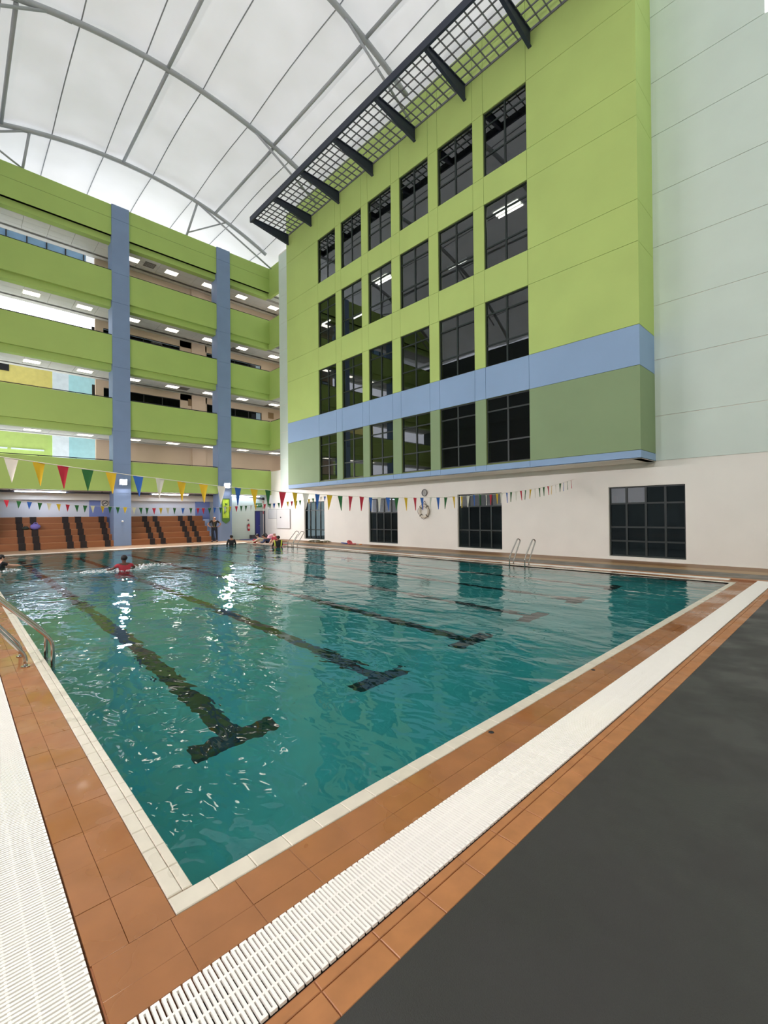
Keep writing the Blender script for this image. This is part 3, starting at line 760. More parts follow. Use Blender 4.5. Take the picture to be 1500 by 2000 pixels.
# ------------------------------------------------------------------ bunting
def bunting(label, Y, flags, wdt, hgt, ends):
    t = Thing('pennant_bunting', label, 'bunting', (6, Y, 2.4))
    pts = []; cache = {}
    for px, py, c in flags:
        p = on_y(px, py, Y); pts.append(p)
        k = c
        if k not in cache:
            w2 = wdt/2; nx, nz = 4, 5; vs = []; fs = []
            for s_ in (0, 1):
                for j in range(nz+1):
                    for i in range(nx+1):
                        f = j/nz; a = (i/nx-.5)*2
                        vs.append((a*w2*(1-f*.97), .012*math.sin(a*1.5+f*2)+s_*.003, -hgt*f))
            n = (nx+1)*(nz+1)
            for j in range(nz):
                for i in range(nx):
                    q = j*(nx+1)+i; fs += [(q,q+1,q+nx+2,q+nx+1), (n+q+nx+1,n+q+nx+2,n+q+1,n+q)]
            mb = MB().add(vs, fs); mb.smooth = True; cache[k] = mb.mesh('pennant', PENN[c])
        t.inst('pennant', cache[k], p, PNAME[c], rot=(random.uniform(-.08,.08), random.uniform(-.06,.06), random.uniform(-.22,.22)))
    A, B = ends
    P = [A]+pts+[B]
    t.part('cord', MB().tube([(p[0], p[1], p[2]) for p in P], .006, 5), CORD)
F1 = []
for x, y, c in ((55,338,'W'),(190,358,'Y'),(308,375,'R'),(428,392,'G'),(543,407,'Y'),(675,425,'B'),(782,437,'W'),(887,452,'Y'),(994,464,'Y'),(1082,475,'W'),(1162,482,'B'),(1241,488,'Y'),(1308,493,'G'),(1380,502,'R'),(1440,506,'Y')):
    F1.append((x/2.5, 760+y/2.5, c))
for x, y, c in ((440,315,'W'),(525,320,'B'),(615,325,'Y'),(692,332,'G'),(768,335,'R'),(850,338,'R'),(915,343,'B'),(978,343,'W'),(1041,343,'B'),(1105,345,'G'),(1173,345,'Y'),(1240,345,'R'),(1290,345,'B'),(1356,343,'W'),(1409,343,'B'),(1465,342,'G')):
    F1.append((480+x/3.75, 880+y/3.75, c))
for x, y, c in ((38,300,'Y'),(130,298,'Y'),(205,293,'W'),(275,280,'B'),(345,275,'G'),(418,278,'W'),(470,275,'R'),(545,265,'Y'),(597,262,'W'),(660,255,'B'),(710,247,'G'),(770,240,'W'),(825,232,'R'),(880,225,'G'),(938,215,'Y'),(990,208,'W'),(1042,198,'G'),(1092,188,'G'),(1143,178,'R'),(1188,172,'Y'),(1232,160,'W'),(1285,145,'G'),(1325,137,'B'),(1367,122,'G'),(1412,108,'R')):
    F1.append((880+x/6, 920+y/6, c))
bunting('string of coloured pennants across the near end of the pool, large in the photo', 5.55, F1, .15, .32, ((XL, 5.55, 3.2), (XW, 5.55, 3.06)))
F2 = []
for x, y, c in ((62,483,'R'),(185,492,'G'),(288,502,'B'),(390,510,'G'),(480,515,'C'),(572,522,'Y'),(662,527,'R'),(750,533,'G'),(832,537,'G'),(905,540,'C'),(1002,543,'Y'),(1075,548,'G'),(1150,553,'G'),(1222,553,'Y')):
    F2.append((x/5, 880+y/5, c))
for x, y, c in ((165,85,'C'),(262,88,'G'),(355,90,'G'),(457,92,'R'),(555,92,'Y'),(658,90,'C'),(757,92,'G'),(880,92,'B'),(996,92,'G'),(1100,92,'R'),(1178,92,'R'),(1270,92,'G'),(1345,85,'B'),(1430,85,'G')):
    F2.append((240+x/7.5, 980+y/7.5, c))
for x, y, c in ((495,750,'W'),(580,743,'Y'),(680,740,'R'),(760,735,'G'),(837,732,'G'),(920,728,'W'),(995,718,'Y'),(1140,707,'R'),(1225,698,'G'),(1295,693,'B'),(1370,685,'G')):
    F2.append((380+x/8.333, 900+y/8.333, c))
for x, y, c in ((1060,200,'Y'),(1100,195,'R'),(1143,192,'G'),(1180,188,'G'),(1225,182,'W'),(1268,175,'Y'),(1308,168,'G'),(1385,152,'W'),(1422,148,'B'),(1497,137,'G')):
    F2.append((350+x/5, 940+y/5, c))
bunting('string of small coloured pennants across the far end of the pool', 21.5, F2, .17, .31, ((XL, 21.5, 3.0), (XW, 21.5, 3.76)))

# ------------------------------------------------------------------ wall fittings
t = Thing('wall_clock', 'round grey wall clock above the life ring', 'clock', (XW, 13.34, 2.86))
c = Vector((XW-.03, 13.34, 2.86))
t.part('rim', MB().tube([c+Vector((-.02,.17*math.cos(a),.17*math.sin(a))) for a in [2*math.pi*i/24 for i in range(25)]], .02, 8), mat('clock_rim_grey', (104, 106, 104), .4))
t.part('dial', MB().disc(c+Vector((.012,0,0)), (1,0,0), .165, .025), mat('clock_dial_grey', (176, 178, 172), .5))
t.part('hand', MB().prism([c+Vector((-.006,-.008,0)), c+Vector((-.006,.008,0)), c+Vector((-.006,.09,.09))], (-.004,0,0)), BLACKP)
t.part('hand', MB().prism([c+Vector((-.006,-.008,0)), c+Vector((-.006,.008,.004)), c+Vector((-.006,-.07,-.10))], (-.004,0,0)), BLACKP)
t = Thing('life_ring', 'white life ring with grab rope hung on the white wall', 'life ring', (XW, 13.35, 1.92))
c = Vector((XW-.08, 13.35, 1.90))
t.part('ring', MB().tube([c+Vector((0,.30*math.cos(a),.30*math.sin(a))) for a in [2*math.pi*i/32 for i in range(33)]], .062, 10, False), mat('life_ring_white', (214, 206, 188), .6))
for k in range(4):
    a = math.pi/4+k*math.pi/2; q = c+Vector((0,.30*math.cos(a),.30*math.sin(a)))
    rr = Matrix.Rotation(a, 3, 'X')
    t.part('strap', MB().tube([q+rr@Vector((.068*math.cos(b), .068*math.sin(b), 0)) for b in [2*math.pi*i/12 for i in range(13)]], .022, 6, False), mat('dark_strap', (70, 60, 52), .7))
rope = []
for i in range(49):
    a = 2*math.pi*i/48; r_ = .37+.04*math.cos(4*a); rope.append(c+Vector((-.03, r_*math.cos(a), r_*math.sin(a))))
t.part('rope', MB().tube(rope, .012, 6, False), mat('grey_rope', (120, 108, 92), .8))
t.part('hanging_rope', MB().tube([c+Vector((-.02,-.24,.27)), c+Vector((.05,0,.52)), c+Vector((-.02,.24,.27))], .012, 6), MATS['grey_rope'])
t.part('hook', MB().box(XW-.06, 13.33, 2.40, XW, 13.37, 2.44), VENTM)

def board(y0, y1, z0, z1, label):
    t = Thing('whiteboard', label, 'whiteboard', (XW, (y0+y1)/2, z0))
    big = y1-y0 > 1.5; xf = XW-.035 if big else XW-.001; th = .02
    t.part('panel', MB().box(xf-th, y0, z0, xf, y1, z1), mat('whiteboard_white', (226, 226, 222), .25, .01))
    f = MB(); e = .03; xa = xf-th-.006
    f.box(xa,y0-e,z0-e,xf,y0,z1+e); f.box(xa,y1,z0-e,xf,y1+e,z1+e); f.box(xa,y0,z0-e,xf,y1,z0); f.box(xa,y0,z1,xf,y1,z1+e)
    t.part('frame', f, mat('aluminium_frame', (166, 166, 164), .4))
    if big: t.part('mounting_rail', MB().box(xf, y0+.2, z1-.2, XW, y1-.2, z1-.15), MATS['aluminium_frame'])
    return t
b1 = board(27.95, 29.4, 1.55, 2.22, 'smaller whiteboard, partly behind the larger one near the door')
b2 = board(26.3, 28.1, .82, 2.20, 'larger framed whiteboard on the white wall near the door')
b2.part('magnet', MB().disc((XW-.07, 27.55, 1.62), (1,0,0), .045, .03, 12), BLACKP)

# no-smoking sign on the blue pilaster
p = on_y(205, 983, YG-.16)
t = Thing('no_smoking_sign', 'white square sign with a crossed circle on the blue wall', 'sign', (p.x, YG-.16, p.z))
t.part('plate', MB().box(p.x-.24, YG-.18, p.z-.28, p.x+.24, YG-.152, p.z+.24), mat('sign_white', (220, 220, 210), .5))
cc = Vector((p.x, YG-.185, p.z)); DK = mat('sign_ink', (50, 52, 58), .6)
t.part('ring', MB().tube([cc+Vector((.17*math.cos(a),0,.17*math.sin(a))) for a in [2*math.pi*i/24 for i in range(25)]], .02, 6), DK)
t.part('slash', MB().tube([cc+Vector((-.12,0,-.12)), cc+Vector((.12,0,.12))], .018, 6), DK)
t.part('cigarette', MB().box(p.x-.11, YG-.19, p.z-.02, p.x+.11, YG-.181, p.z+.02), DK)

# green banner on the right column
t = Thing('banner', 'lime green pointed banner hung on the right blue column', 'banner', (13.15, YF-.12, 3.0))
LIME = mat('lime_banner', (176, 206, 60), .6, .25, 4); GRN = mat('dark_green_banner', (70, 112, 44), .6, .2, 6)
bx0, bx1, by = 12.95, 13.52, YF-.135
t.part('cloth', MB().box(bx0+.05, by-.01, 1.62, bx1-.05, by, 2.94), LIME)
bd = MB(); bd.box(bx0, by-.015, 1.6, bx0+.05, by+.005, 2.96); bd.box(bx1-.05, by-.015, 1.6, bx1, by+.005, 2.96); bd.box(bx0, by-.015, 2.94, bx1, by+.005, 3.0)
t.part('border', bd, GRN, 'dark green border')
t.part('pointed_end', MB().prism([(bx0,by-.012,1.62),(bx1,by-.012,1.62),(bx1,by-.012,1.42),((bx0+bx1)/2,by-.012,1.22),(bx0,by-.012,1.42)], (0,.015,0)), GRN, 'darker pointed lower end')
for q in range(3): t.part('motif', MB().prism([(bx0+.12+q*.07,by-.016,1.9+q*.3),(bx0+.34+q*.05,by-.016,2.05+q*.28),(bx0+.2,by-.016,2.3+q*.2)], (0,.004,0)), GRN)

# extinguisher, its sign, exit sign, rescue pole, grey box, small fittings
ex = 15.5; ey = 29.98-.09
t = Thing('fire_extinguisher', 'red fire extinguisher on the white wall left of the blue door', 'extinguisher', (ex, ey, .62))
t.part('cylinder', MB().tube([(ex,ey,.62),(ex,ey,.64),(ex,ey,1.03),(ex,ey,1.08),(ex,ey,1.11)], [.075,.085,.085,.06,.03], 14), REDP)
t.part('label_band', MB().tube([(ex,ey,.78),(ex,ey,.95)], .0865, 14, False), mat('label_pale', (220, 190, 180), .6))
t.part('valve', MB().box(ex-.03,ey-.03,1.11,ex+.05,ey+.03,1.17), BLACKP)
t.part('hose', MB().tube([(ex-.03,ey-.02,1.13),(ex-.12,ey-.02,1.08),(ex-.13,ey-.02,.85),(ex-.11,ey-.02,.72)], .014, 6), BLACKP)
t.part('wall_hook', MB().box(ex-.03,29.93,1.04,ex+.03,29.979,1.09), BLACKP)
t = Thing('extinguisher_sign', 'small pale square sign above the fire extinguisher', 'sign', (ex, 29.975, 1.42))
t.part('plate', MB().box(ex-.12,29.965,1.30,ex+.12,29.979,1.54), mat('sign_white', (220,220,210)))
t.part('pictogram', MB().disc((ex,29.963,1.42), (0,1,0), .07, .006, 14), mat('pale_sign_ink', (120, 124, 120), .6))
t = Thing('exit_sign', 'green exit sign above the blue door', 'sign', (16.35, 29.9, 2.5))
t.part('housing', MB().box(16.05,29.88,2.42,16.62,29.979,2.72), mat('exit_green', (40, 120, 70), .5))
t.part('pictogram', MB().prism([(16.15,29.878,2.5),(16.3,29.878,2.5),(16.26,29.878,2.64),(16.19,29.878,2.64)], (0,-.004,0)), mat('exit_white', (220, 235, 225), .5))
t.part('arrow', MB().prism([(16.38,29.878,2.55),(16.55,29.878,2.57),(16.38,29.878,2.60)], (0,-.004,0)), MATS['exit_white'])
rx, ry = 16.62, 29.7
t = Thing('rescue_pole', 'thin red and white pole with a black ball on top beside the door', 'pole', (rx, ry, 0))
t.part('pole', MB().tube([(rx,ry,0),(rx,ry,3.0)], .022, 8), mat('pole_white', (224, 214, 206), .5))
for z in (1.9, 2.3, 2.7): t.part('band', MB().tube([(rx,ry,z),(rx,ry,z+.2)], .0235, 8), REDP, 'red band')
t.part('ball', MB().ball((rx,ry,3.08), .11), BLACKP)
t = Thing('floor_box', 'dark grey box on the floor below the fire extinguisher', 'box', (15.75, 29.7, 0))
t.part('body', MB().bbox(15.58,29.55,.001,15.95,29.9,.26,.03), mat('dark_grey_box', (74, 74, 82), .6)); t.part('lid', MB().bbox(15.56,29.53,.26,15.97,29.92,.31,.02), MATS['dark_grey_box'])
t = Thing('floor_mat', 'flat dark blue mat on the deck by the door', 'mat', (15.3, 28.9, 0))
t.part('mat', MB().bbox(14.5,28.5,.001,16.4,29.4,.035,.01), mat('dark_blue_mat', (44, 50, 104), .8)); t.part('edge', MB().box(14.48,28.48,.001,16.42,28.5,.02), BLACKP)
t = Thing('wall_speaker', 'small pale sensor on the left blue column', 'sensor', (6.69, YF-.1, 1.5))
t.part('body', MB().ball((6.69,YF-.12,1.5), .06, .05, .05), PLAST); t.part('plate', MB().box(6.65,YF-.11,1.45,6.73,YF-.101,1.55), PLAST)

# bags on the left bleacher
def bag(label, x, z, mm, sx, sz, name='bag'):
    y = 29.86; t = Thing(name, label, 'bag', (x, y, z))
    t.part('body', MB().ball((x,y,z+sz*.48), sx, .14, sz*.5, 14, 8), mm)
    t.part('strap', MB().tube([(x-sx*.6,y-.08,z+sz*.7),(x-sx*.2,y-.1,z+sz*1.15),(x+sx*.3,y-.1,z+sz*1.1),(x+sx*.6,y-.08,z+sz*.6)], .02, 6), mm)
p = on_y(69, 1031, 29.86); bag('lavender bag on the left bleacher', p.x, 1.10, mat('lavender_bag', (128, 118, 196), .7), .24, .34)
p = on_y(50, 1032, 29.86); bag('low dark green bag on the left bleacher', p.x, 1.10, mat('dark_green_bag', (42, 54, 46), .7), .17, .18)

# stacked white steps/boxes at the right end of the bleacher
t = Thing('white_steps', 'pale blue white stepped boxes at the right end of the bleacher', 'steps', (12.6, 30.2, 0))
for k in range(3): t.part('step', MB().bbox(12.27, 29.9+.3*k, .001, 12.72, 30.2+.3*k-.002, .55+.5*k, .02), mat('pale_blue_step', (176, 196, 228), .6))

# kickboards and lane rope on the right deck
def kick(label, x, y, z, mm, rz, tilt=0):
    t = Thing('kickboard', label, 'kickboard', (x, y, z))
    pts = [(-.14,-.22),(.14,-.22),(.15,.08),(.10,.2),(0,.24),(-.10,.2),(-.15,.08)]
    rot = Matrix.Rotation(rz, 3, 'Z') @ Matrix.Rotation(tilt, 3, 'X')
    c = Vector((x,y,z+.02))
    t.part('board', MB().prism([c+rot@Vector((a,b,0)) for a, b in pts], rot@Vector((0,0,.035))), mm)
    t.part('grip', MB().prism([c+rot@Vector((a*.3,b*.2+.08,.036)) for a, b in pts], rot@Vector((0,0,.002))), BLACKP)
def deck_at(px, X):   # point on the deck line x = X seen at pixel column px
    d = ray(px, 1060); tt = (X-CAM.x)/d.x; return CAM.y+d.y*tt
kick('blue kickboard on the right deck, beside the red ones', 16.25, deck_at(673,16.25), .02, BLUEP, .3, .12)
kick('red kickboard leaning on the pile by the white wall', 16.42, deck_at(683,16.42), .06, REDF, -.4, .5)
kick('red kickboard lying flat by the white wall', 16.3, deck_at(688,16.3), .0, REDF, .9)
t = Thing('float_toy', 'small orange float lying right of the red kickboards', 'float', (16.3, deck_at(704,16.3), .03))
yy = deck_at(704,16.3); t.part('ring', MB().tube([(16.3+.07*math.cos(a), yy+.07*math.sin(a), .03) for a in [2*math.pi*i/16 for i in range(17)]], .025, 8, False), mat('orange_float', (224, 140, 70), .6)); t.part('tab', MB().box(16.22,yy-.02,.02,16.26,yy+.02,.04), MATS['orange_float'])
y0 = deck_at(640,16.3); y1 = deck_at(605,16.3)
t = Thing('lane_rope', 'heap of grey and olive lane rope by the window near the far ladder', 'lane rope', (16.3, (y0+y1)/2, 0))
rp = []
for i in range(160):
    f = i/159; rp.append((16.3+.22*math.sin(f*70)+.05*math.sin(f*31), y0+(y1-y0)*(f*.96)+.3*math.sin(f*43), .06+.035*math.sin(f*53)+.03*math.sin(f*17)))
t.part('rope', MB().tube(rp, .022, 6), mat('lane_rope_grey', (120, 118, 100), .7))
for i in range(0, 160, 4): t.part('float_disc', MB().ball(rp[i], .045, .045, .035, 8, 5), mat('lane_float_olive', (128, 134, 96), .6) if i % 8 else mat('lane_float_pale', (182, 178, 168), .6))

# ------------------------------------------------------------------ people
def skin_mesh(name, verts, edges, radii, m, level=2):
    me = bpy.data.meshes.new(name); me.from_pydata([tuple(v) for v in verts], edges, []); me.update()
    o = bpy.data.objects.new(name, me); COL.objects.link(o)
    o.modifiers.new('skin', 'SKIN'); sm = o.modifiers.new('sub', 'SUBSURF'); sm.levels = level; sm.render_levels = level
    sv = me.skin_vertices[0].data
    for i, r in enumerate(radii):
        sv[i].radius = (r, r) if not isinstance(r, tuple) else r
        sv[i].use_root = (i == 0)
    dg = bpy.context.evaluated_depsgraph_get()
    out = bpy.data.meshes.new_from_object(o.evaluated_get(dg)); out.name = name
    bpy.data.objects.remove(o); bpy.data.meshes.remove(me)
    out.materials.clear(); out.materials.append(m)
    for p in out.polygons: p.use_smooth = True
    return out
def merge(me, mb):
    """append extra geometry (head features, fingers) to a body mesh"""
    bm = bmesh.new(); bm.from_mesh(me); base = [bm.verts.new(v) for v in mb.v]
    for f in mb.f:
        try: bm.faces.new([base[i] for i in f]).smooth = True
        except ValueError: pass
    bm.to_mesh(me); bm.free(); return me
def person(label, loc, yawd, J, clothes, skin=SKIN, hair=True, waist=None, group=None):
    """J: joint dict in local metres (x right, y forward, z up)."""
    t = Thing('person', label, 'person', loc, group=group)
    V = []; E = []; Rd = []; idx = {}
    def v(n, r, par=None):
        idx[n] = len(V); V.append(Vector(J[n])); Rd.append(r)
        if par: E.append((idx[par], idx[n]))
    v('pelvis', .125); v('waist', .115, 'pelvis'); v('chest', .135, 'waist'); v('neck', .055, 'chest'); v('chin', .062, 'neck'); v('head', .088, 'chin'); v('crown', .070, 'head')
    for s in 'LR':
        v('sh'+s, .062, 'chest'); v('el'+s, .042, 'sh'+s); v('wr'+s, .030, 'el'+s); v('ha'+s, .032, 'wr'+s)
        if 'hip'+s in J:
            v('hip'+s, .085, 'pelvis'); v('kn'+s, .056, 'hip'+s); v('an'+s, .040, 'kn'+s); v('toe'+s, .036, 'an'+s)
    body = skin_mesh('body', V, E, Rd, skin)
    fx = MB(); h = Vector(J['head']); fwd = Vector(J.get('face', (0,1,0))).normalized(); sd = fwd.cross(Vector((0,0,1))).normalized(); u_ = sd.cross(fwd)
    fx.ball(h+fwd*.10-u_*.02, .014, .018, .022, 8, 6)                         # nose
    for s in (-1, 1): fx.ball(h+sd*s*.088-u_*.005, .012, .02, .03, 8, 6)     # ears
    for s in 'LR':                                                            # hands: five fingers
        wr, ha = Vector(J['wr'+s]), Vector(J['ha'+s]); d = (ha-wr).normalized()
        pn = d.cross(Vector((0,0,1)))
        if pn.length < .2: pn = d.cross(Vector((0,1,0)))
        pn.normalize(); q = d.cross(pn)
        for k, ln in enumerate((.065, .078, .072, .055)):
            b0 = ha+d*.015+pn*(.027-.018*k); fx.tube([b0, b0+d*ln*.55+q*.006, b0+d*ln+q*.022], [.009,.008,.006], 6)
        b0 = wr+d*.03+pn*.028; fx.tube([b0, b0+pn*.028+d*.03, b0+pn*.034+d*.058], [.011,.009,.007], 6)
    body = merge(body, fx)
    bo = obj('body', body, t.o)
    ey_ = MB()
    for s in (-1, 1): ey_.ball(h+fwd*.084+sd*s*.033+u_*.012, .011, .011, .009, 8, 6)
    ey_.ball(h+fwd*.085-u_*.055, .026, .012, .008, 8, 6)
    obj('face_features', ey_.mesh('face_features', mat('face_dark', (70, 40, 36), .5)), t.o)
    if hair:
        hm = MB(); rot = Matrix((sd, fwd, u_)).transposed()
        hm.ball(h-fwd*.016+u_*.036, .099, .108, .094, 14, 10, rot)
        obj('hair', hm.mesh('hair', HAIR), t.o)
    for nm, mm, segs, grow in clothes:
        VV = []; EE = []; RR_ = []; ii = {}
        for a, b in segs:
            for n in (a, b):
                if n not in ii:
                    ii[n] = len(VV)
                    if ':' in n:
                        p_, q_, f_ = n.split(':'); f_ = float(f_); VV.append(Vector(J[p_]).lerp(Vector(J[q_]), f_)); RR_.append((Rd[idx[p_]]*(1-f_)+Rd[idx[q_]]*f_)*grow+.006)
                    else: VV.append(Vector(J[n])); RR_.append(Rd[idx[n]]*grow+.006)
            EE.append((ii[a], ii[b]))
        obj(nm, skin_mesh(nm, VV, EE, RR_, mm), t.o, label=None)
    t.o.rotation_euler = (0, 0, yawd)
    return t, J
def base_joints(H=1.72, **kw):
    k = H/1.72
    J = dict(pelvis=(0,0,.95), waist=(0,0,1.10), chest=(0,0,1.32), neck=(0,.005,1.46), chin=(0,.02,1.53), head=(0,.02,1.60), crown=(0,.015,1.665),
             shL=(-.185,0,1.40), elL=(-.24,-.02,1.12), wrL=(-.26,.06,.88), haL=(-.26,.08,.80), shR=(.185,0,1.40), elR=(.24,-.02,1.12), wrR=(.26,.06,.88), haR=(.26,.08,.80),
             hipL=(-.10,0,.90), knL=(-.11,.01,.50), anL=(-.12,-.02,.085), toeL=(-.13,.13,.035), hipR=(.10,0,.90), knR=(.11,.01,.50), anR=(.12,-.02,.085), toeR=(.13,.13,.035))
    J.update(kw); return {n: tuple(c*k for c in p) if n != 'face' else p for n, p in J.items()}
def torso_only(J, dz):   # drop the legs below the water line, sink by dz
    return {n: (p[0], p[1], p[2]-dz) if n != 'face' else p for n, p in J.items()}
SHIRT = [('pelvis','waist'),('waist','chest'),('chest','shL'),('shL','shL:elL:0.62'),('chest','shR'),('shR','shR:elR:0.62')]
LONGT = [('pelvis','waist'),('waist','chest'),('chest','shL'),('shL','elL'),('elL','elL:wrL:0.9'),('chest','shR'),('shR','elR'),('elR','elR:wrR:0.9')]
PANTS = [('pelvis','hipL'),('hipL','knL'),('knL','knL:anL:0.95'),('pelvis','hipR'),('hipR','knR'),('knR','knR:anR:0.95')]

# standing man, hands on hips
JM = base_joints(1.76, elL=(-.42,-.04,1.18), wrL=(-.27,.07,1.02), haL=(-.19,.09,.99), elR=(.42,-.04,1.18), wrR=(.27,.07,1.02), haR=(.19,.09,.99),
                 hipL=(-.11,0,.90), knL=(-.14,.01,.50), anL=(-.15,-.02,.085), toeL=(-.17,.12,.035), hipR=(.11,0,.90), knR=(.14,.01,.50), anR=(.15,-.02,.085), toeR=(.17,.12,.035), face=(0,1,-.12))
mp = on_y(419, 1059, 28.1)
tm, _ = person('person standing hands on hips in black polo and dark trousers before the right column', (mp.x, 28.1, .001), R(180)+math.atan2(mp.x-CAM.x, 28.1-CAM.y)*-1, JM,
               [('shirt', BLACKC, SHIRT, 1.12), ('trousers', NAVYC, PANTS, 1.14)], hair=False)
sho = MB()
for s in (-1, 1): sho.ball((s*.165, .05, .04), .05, .135, .045, 10, 6)
obj('shoes', sho.mesh('shoes', BLACKP), tm.o)
obj('hair', MB().tube([(-.1,-.02,1.62),(-.07,-.09,1.63),(0,-.115,1.64),(.07,-.09,1.63),(.1,-.02,1.62)], .022, 8).mesh('hair', mat('grey_hair', (90, 84, 80), .7)), tm.o)
lan = MB(); lan.tube([(-.09,.05,1.47),(-.05,.17,1.35),(0,.18,1.12)], .008, 6); lan.tube([(.09,.05,1.47),(.05,.17,1.35),(0,.18,1.12)], .008, 6); lan.box(-.03,.175,1.02,.03,.185,1.12)
obj('lanyard', lan.mesh('lanyard', mat('olive_lanyard', (120, 116, 70), .7)), tm.o, label='olive lanyard with card')

def face_to(x, y, tx, ty): return math.atan2(ty-y, tx-x)-math.pi/2
def splash(label, x, y, rx, ry, n):
    mb = MB()
    for i in range(n):
        a = random.uniform(0, 6.28); r_ = math.sqrt(random.random())
        px_, py_ = x+rx*r_*math.cos(a), y+ry*r_*math.sin(a); s = random.uniform(.008, .026)
        mb.ball((px_, py_, -.02+random.random()*.03), s*random.uniform(1, 2.6), s*random.uniform(1, 2.6), s*.45, 6, 4, Matrix.Rotation(random.random()*3, 3, 'Z'))
    o = obj('splash', mb.mesh('splash', mat('white_foam', (238, 242, 244), .25)), None, (0,0,0), label, 'stuff'); o['category'] = 'splash'

# swimmer in red near the left column
x, y = 3.32, 14.75
JS = torso_only(base_joints(1.68, elL=(-.36,.06,1.28), wrL=(-.40,.30,1.24), haL=(-.38,.38,1.23), elR=(.36,.06,1.28), wrR=(.38,.30,1.22), haR=(.36,.38,1.21), face=(0,1,.05)), 1.20)
person('person swimming away in red top, wet dark hair, seen from behind amid splashes', (x, y, 0), R(8), JS, [('swim_top', REDC, SHIRT, 1.08)], skin=mat('skin_dark', (96, 62, 50), .5), hair=True)
splash('white splashing water around the swimmer in red', 3.1, 14.9, 1.15, .6, 260)
splash('small splashes trailing to the right of the swimmer in red', 4.4, 15.7, .7, .6, 110)
# swimmer at the left edge with kickboard
x, y = .42, 18.9
JK = torso_only(base_joints(1.55, elL=(-.16,.28,1.28), wrL=(-.10,.50,1.26), haL=(-.09,.58,1.26), elR=(.18,.28,1.28), wrR=(.10,.50,1.26), haR=(.09,.58,1.26), face=(0,1,.1)), 1.10)
person('person at the left photo edge with black hair, arms stretched to a dark kickboard', (x, y, 0), R(-80), JK, [('swim_top', BLACKC, SHIRT, 1.06)], skin=SKIN2)
t = Thing('kickboard', 'dark kickboard floating before the swimmer at the left edge', 'kickboard', (1.33, 19.0, 0))
t.part('board', MB().prism([(1.0,18.84,.0),(1.38,18.88,.02),(1.62,19.0,.03),(1.62,19.08,.03),(1.38,19.2,.02),(1.0,19.16,0)], (0,0,.035)), BLACKP); t.part('grip', MB().box(1.1,18.95,.036,1.3,19.1,.041), BLACKP)
splash('white splashes at the left photo edge', .4, 17.7, .45, .6, 60)
# standing in the water, dark rash vest, back to the camera
d = ray(452, 1060); yy = 24.4; xx = CAM.x+d.x*(yy-CAM.y)/d.y
JD = torso_only(base_joints(1.6, elL=(-.27,.04,1.15), elR=(.27,.04,1.15), wrL=(-.24,.22,1.0), haL=(-.22,.28,.98), wrR=(.24,.22,1.0), haR=(.22,.28,.98)), 1.02)
person('person in dark long-sleeved vest standing in water at the far edge, seen from behind', (xx, yy, 0), R(-15), JD, [('rash_vest', BLACKC, LONGT, 1.12)])
# group in the far right corner, on the deck by the pool edge
JP = dict(pelvis=(0,-.45,.13), waist=(0,-.27,.155), chest=(0,-.05,.24), neck=(0,.06,.33), chin=(0,.10,.385), head=(0,.11,.455), crown=(0,.10,.52),
          shL=(-.17,-.02,.27), elL=(-.21,.12,.06), wrL=(-.12,.32,.05), haL=(-.10,.39,.05), shR=(.17,-.02,.27), elR=(.21,.12,.06), wrR=(.12,.32,.05), haR=(.10,.39,.05),
          hipL=(-.09,-.52,.12), knL=(-.10,-.92,.08), anL=(-.10,-1.28,.07), toeL=(-.10,-1.40,.05), hipR=(.09,-.52,.12), knR=(.10,-.92,.08), anR=(.10,-1.28,.07), toeR=(.10,-1.40,.05))
SHORTS = [('pelvis','hipL'),('hipL','hipL:knL:0.5'),('pelvis','hipR'),('hipR','hipR:knR:0.5')]
JA = dict(JP); JA.update(elL=(-.24,.24,.12), wrL=(-.26,.48,.06), haL=(-.26,.56,.05))
person('person lying on the deck in a pale long-sleeved top, reaching out to the red float', (13.50, deck_at(506,13.50), .012), R(58), JA, [('rash_vest', mat('pale_cream_cloth', (214, 200, 172), .7), LONGT, 1.12), ('shorts', BLACKC, SHORTS, 1.1)], skin=SKIN2)
person('person lying on the deck in a dark blue top, beside the pale top', (13.6, deck_at(517,13.6)-.05, .012), R(64), JP, [('rash_vest', BLUEC, LONGT, 1.14), ('shorts', BLACKC, SHORTS, 1.1)])
t = Thing('red_float', 'round red float at the pool edge, before the reaching person', 'float', (13.25, deck_at(497.5,13.25), 0))
fy = deck_at(497.5,13.25); t.part('ball', MB().ball((13.25,fy,.14), .14, .14, .135, 14, 10), REDP); t.part('valve', MB().tube([(13.25,fy,.27),(13.25,fy,.29)], .015, 6), BLACKP)
JE = torso_only(base_joints(1.55, elL=(-.30,.12,1.15), wrL=(-.30,.34,1.06), haL=(-.30,.42,1.05), elR=(.26,.14,1.15), wrR=(.22,.38,1.06), haR=(.21,.46,1.05), face=(-.8,.5,0)), .95)
te, _ = person('person in black vest with yellow side stripes in the water near the far ladder', (12.45, deck_at(543,12.45), 0), R(-25), JE, [('rash_vest', BLACKC, LONGT, 1.1)])
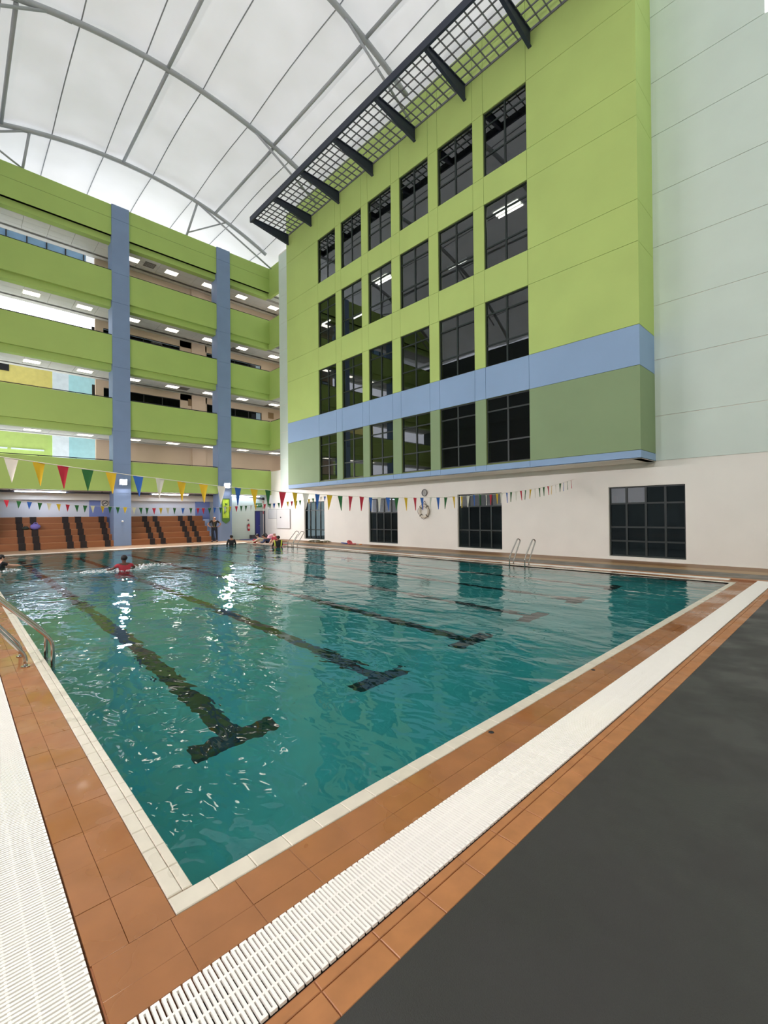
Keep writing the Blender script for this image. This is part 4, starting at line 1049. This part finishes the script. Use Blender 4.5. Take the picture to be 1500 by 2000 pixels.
for s_ in (-1, 1):
    sm_ = MB().tube([(s_*.20,-.03,.36),(s_*.18,-.10,.2),(s_*.16,-.10,.02)], .04, 8); obj('stripe', sm_.mesh('stripe', YELC), te.o, label='yellow stripe')
JC = base_joints(1.25, pelvis=(0,0,.12), waist=(0,.02,.28), chest=(0,.05,.50), neck=(0,.07,.64), chin=(0,.09,.71), head=(0,.09,.78), crown=(0,.085,.845),
                 shL=(-.17,.05,.58), elL=(-.25,.12,.36), wrL=(-.18,.30,.26), haL=(-.15,.37,.25), shR=(.17,.05,.58), elR=(.25,.12,.36), wrR=(.18,.30,.26), haR=(.15,.37,.25),
                 hipL=(-.09,.04,.12), knL=(-.16,.34,.30), anL=(-.13,.55,.07), toeL=(-.13,.66,.035), hipR=(.09,.04,.12), knR=(.16,.34,.30), anR=(.13,.55,.07), toeR=(.13,.66,.035))
person('small person sitting on the deck in red swimwear and red cap', (13.95, deck_at(537.5,13.95), .008), R(110), JC, [('swim_suit', REDC, LONGT+SHORTS, 1.1), ('cap', REDC, [('head','crown')], 1.18)], skin=SKIN2, hair=False)
# pink and white bundle, black bag and red boards on the deck behind them
bx = 15.2; by_ = deck_at(531, bx)
t = Thing('towel_bundle', 'pink and white towel bundle on the deck in the far corner', 'towel', (bx, by_, 0))
t.part('towel', MB().ball((bx,by_,.24), .34, .28, .23, 16, 10), PINKC); t.part('fold', MB().ball((bx+.15,by_-.12,.2), .22, .18, .18, 12, 8), mat('white_towel', (230, 216, 216), .8)); t.part('fold', MB().ball((bx-.1,by_-.1,.36), .2, .17, .12, 12, 8), PINKC)
bx2 = 15.2; by2 = deck_at(521.5, bx2)+.12
t = Thing('sports_bag', 'black bag left of the pink towel bundle', 'bag', (bx2, by2, 0))
t.part('body', MB().ball((bx2,by2,.23), .16, .2, .22, 14, 8), BLACKC); t.part('strap', MB().tube([(bx2-.1,by2,.38),(bx2-.02,by2,.54),(bx2+.1,by2,.38)], .02, 6), BLACKC)
kick('red kickboard flat on the deck between the dark blue top and the red cap', 14.3, deck_at(526,14.3), .004, REDP, .5)
kick('red kickboard on the coping between the yellow-striped person and the far ladder', 13.2, deck_at(553,13.2), .006, REDP, .1)
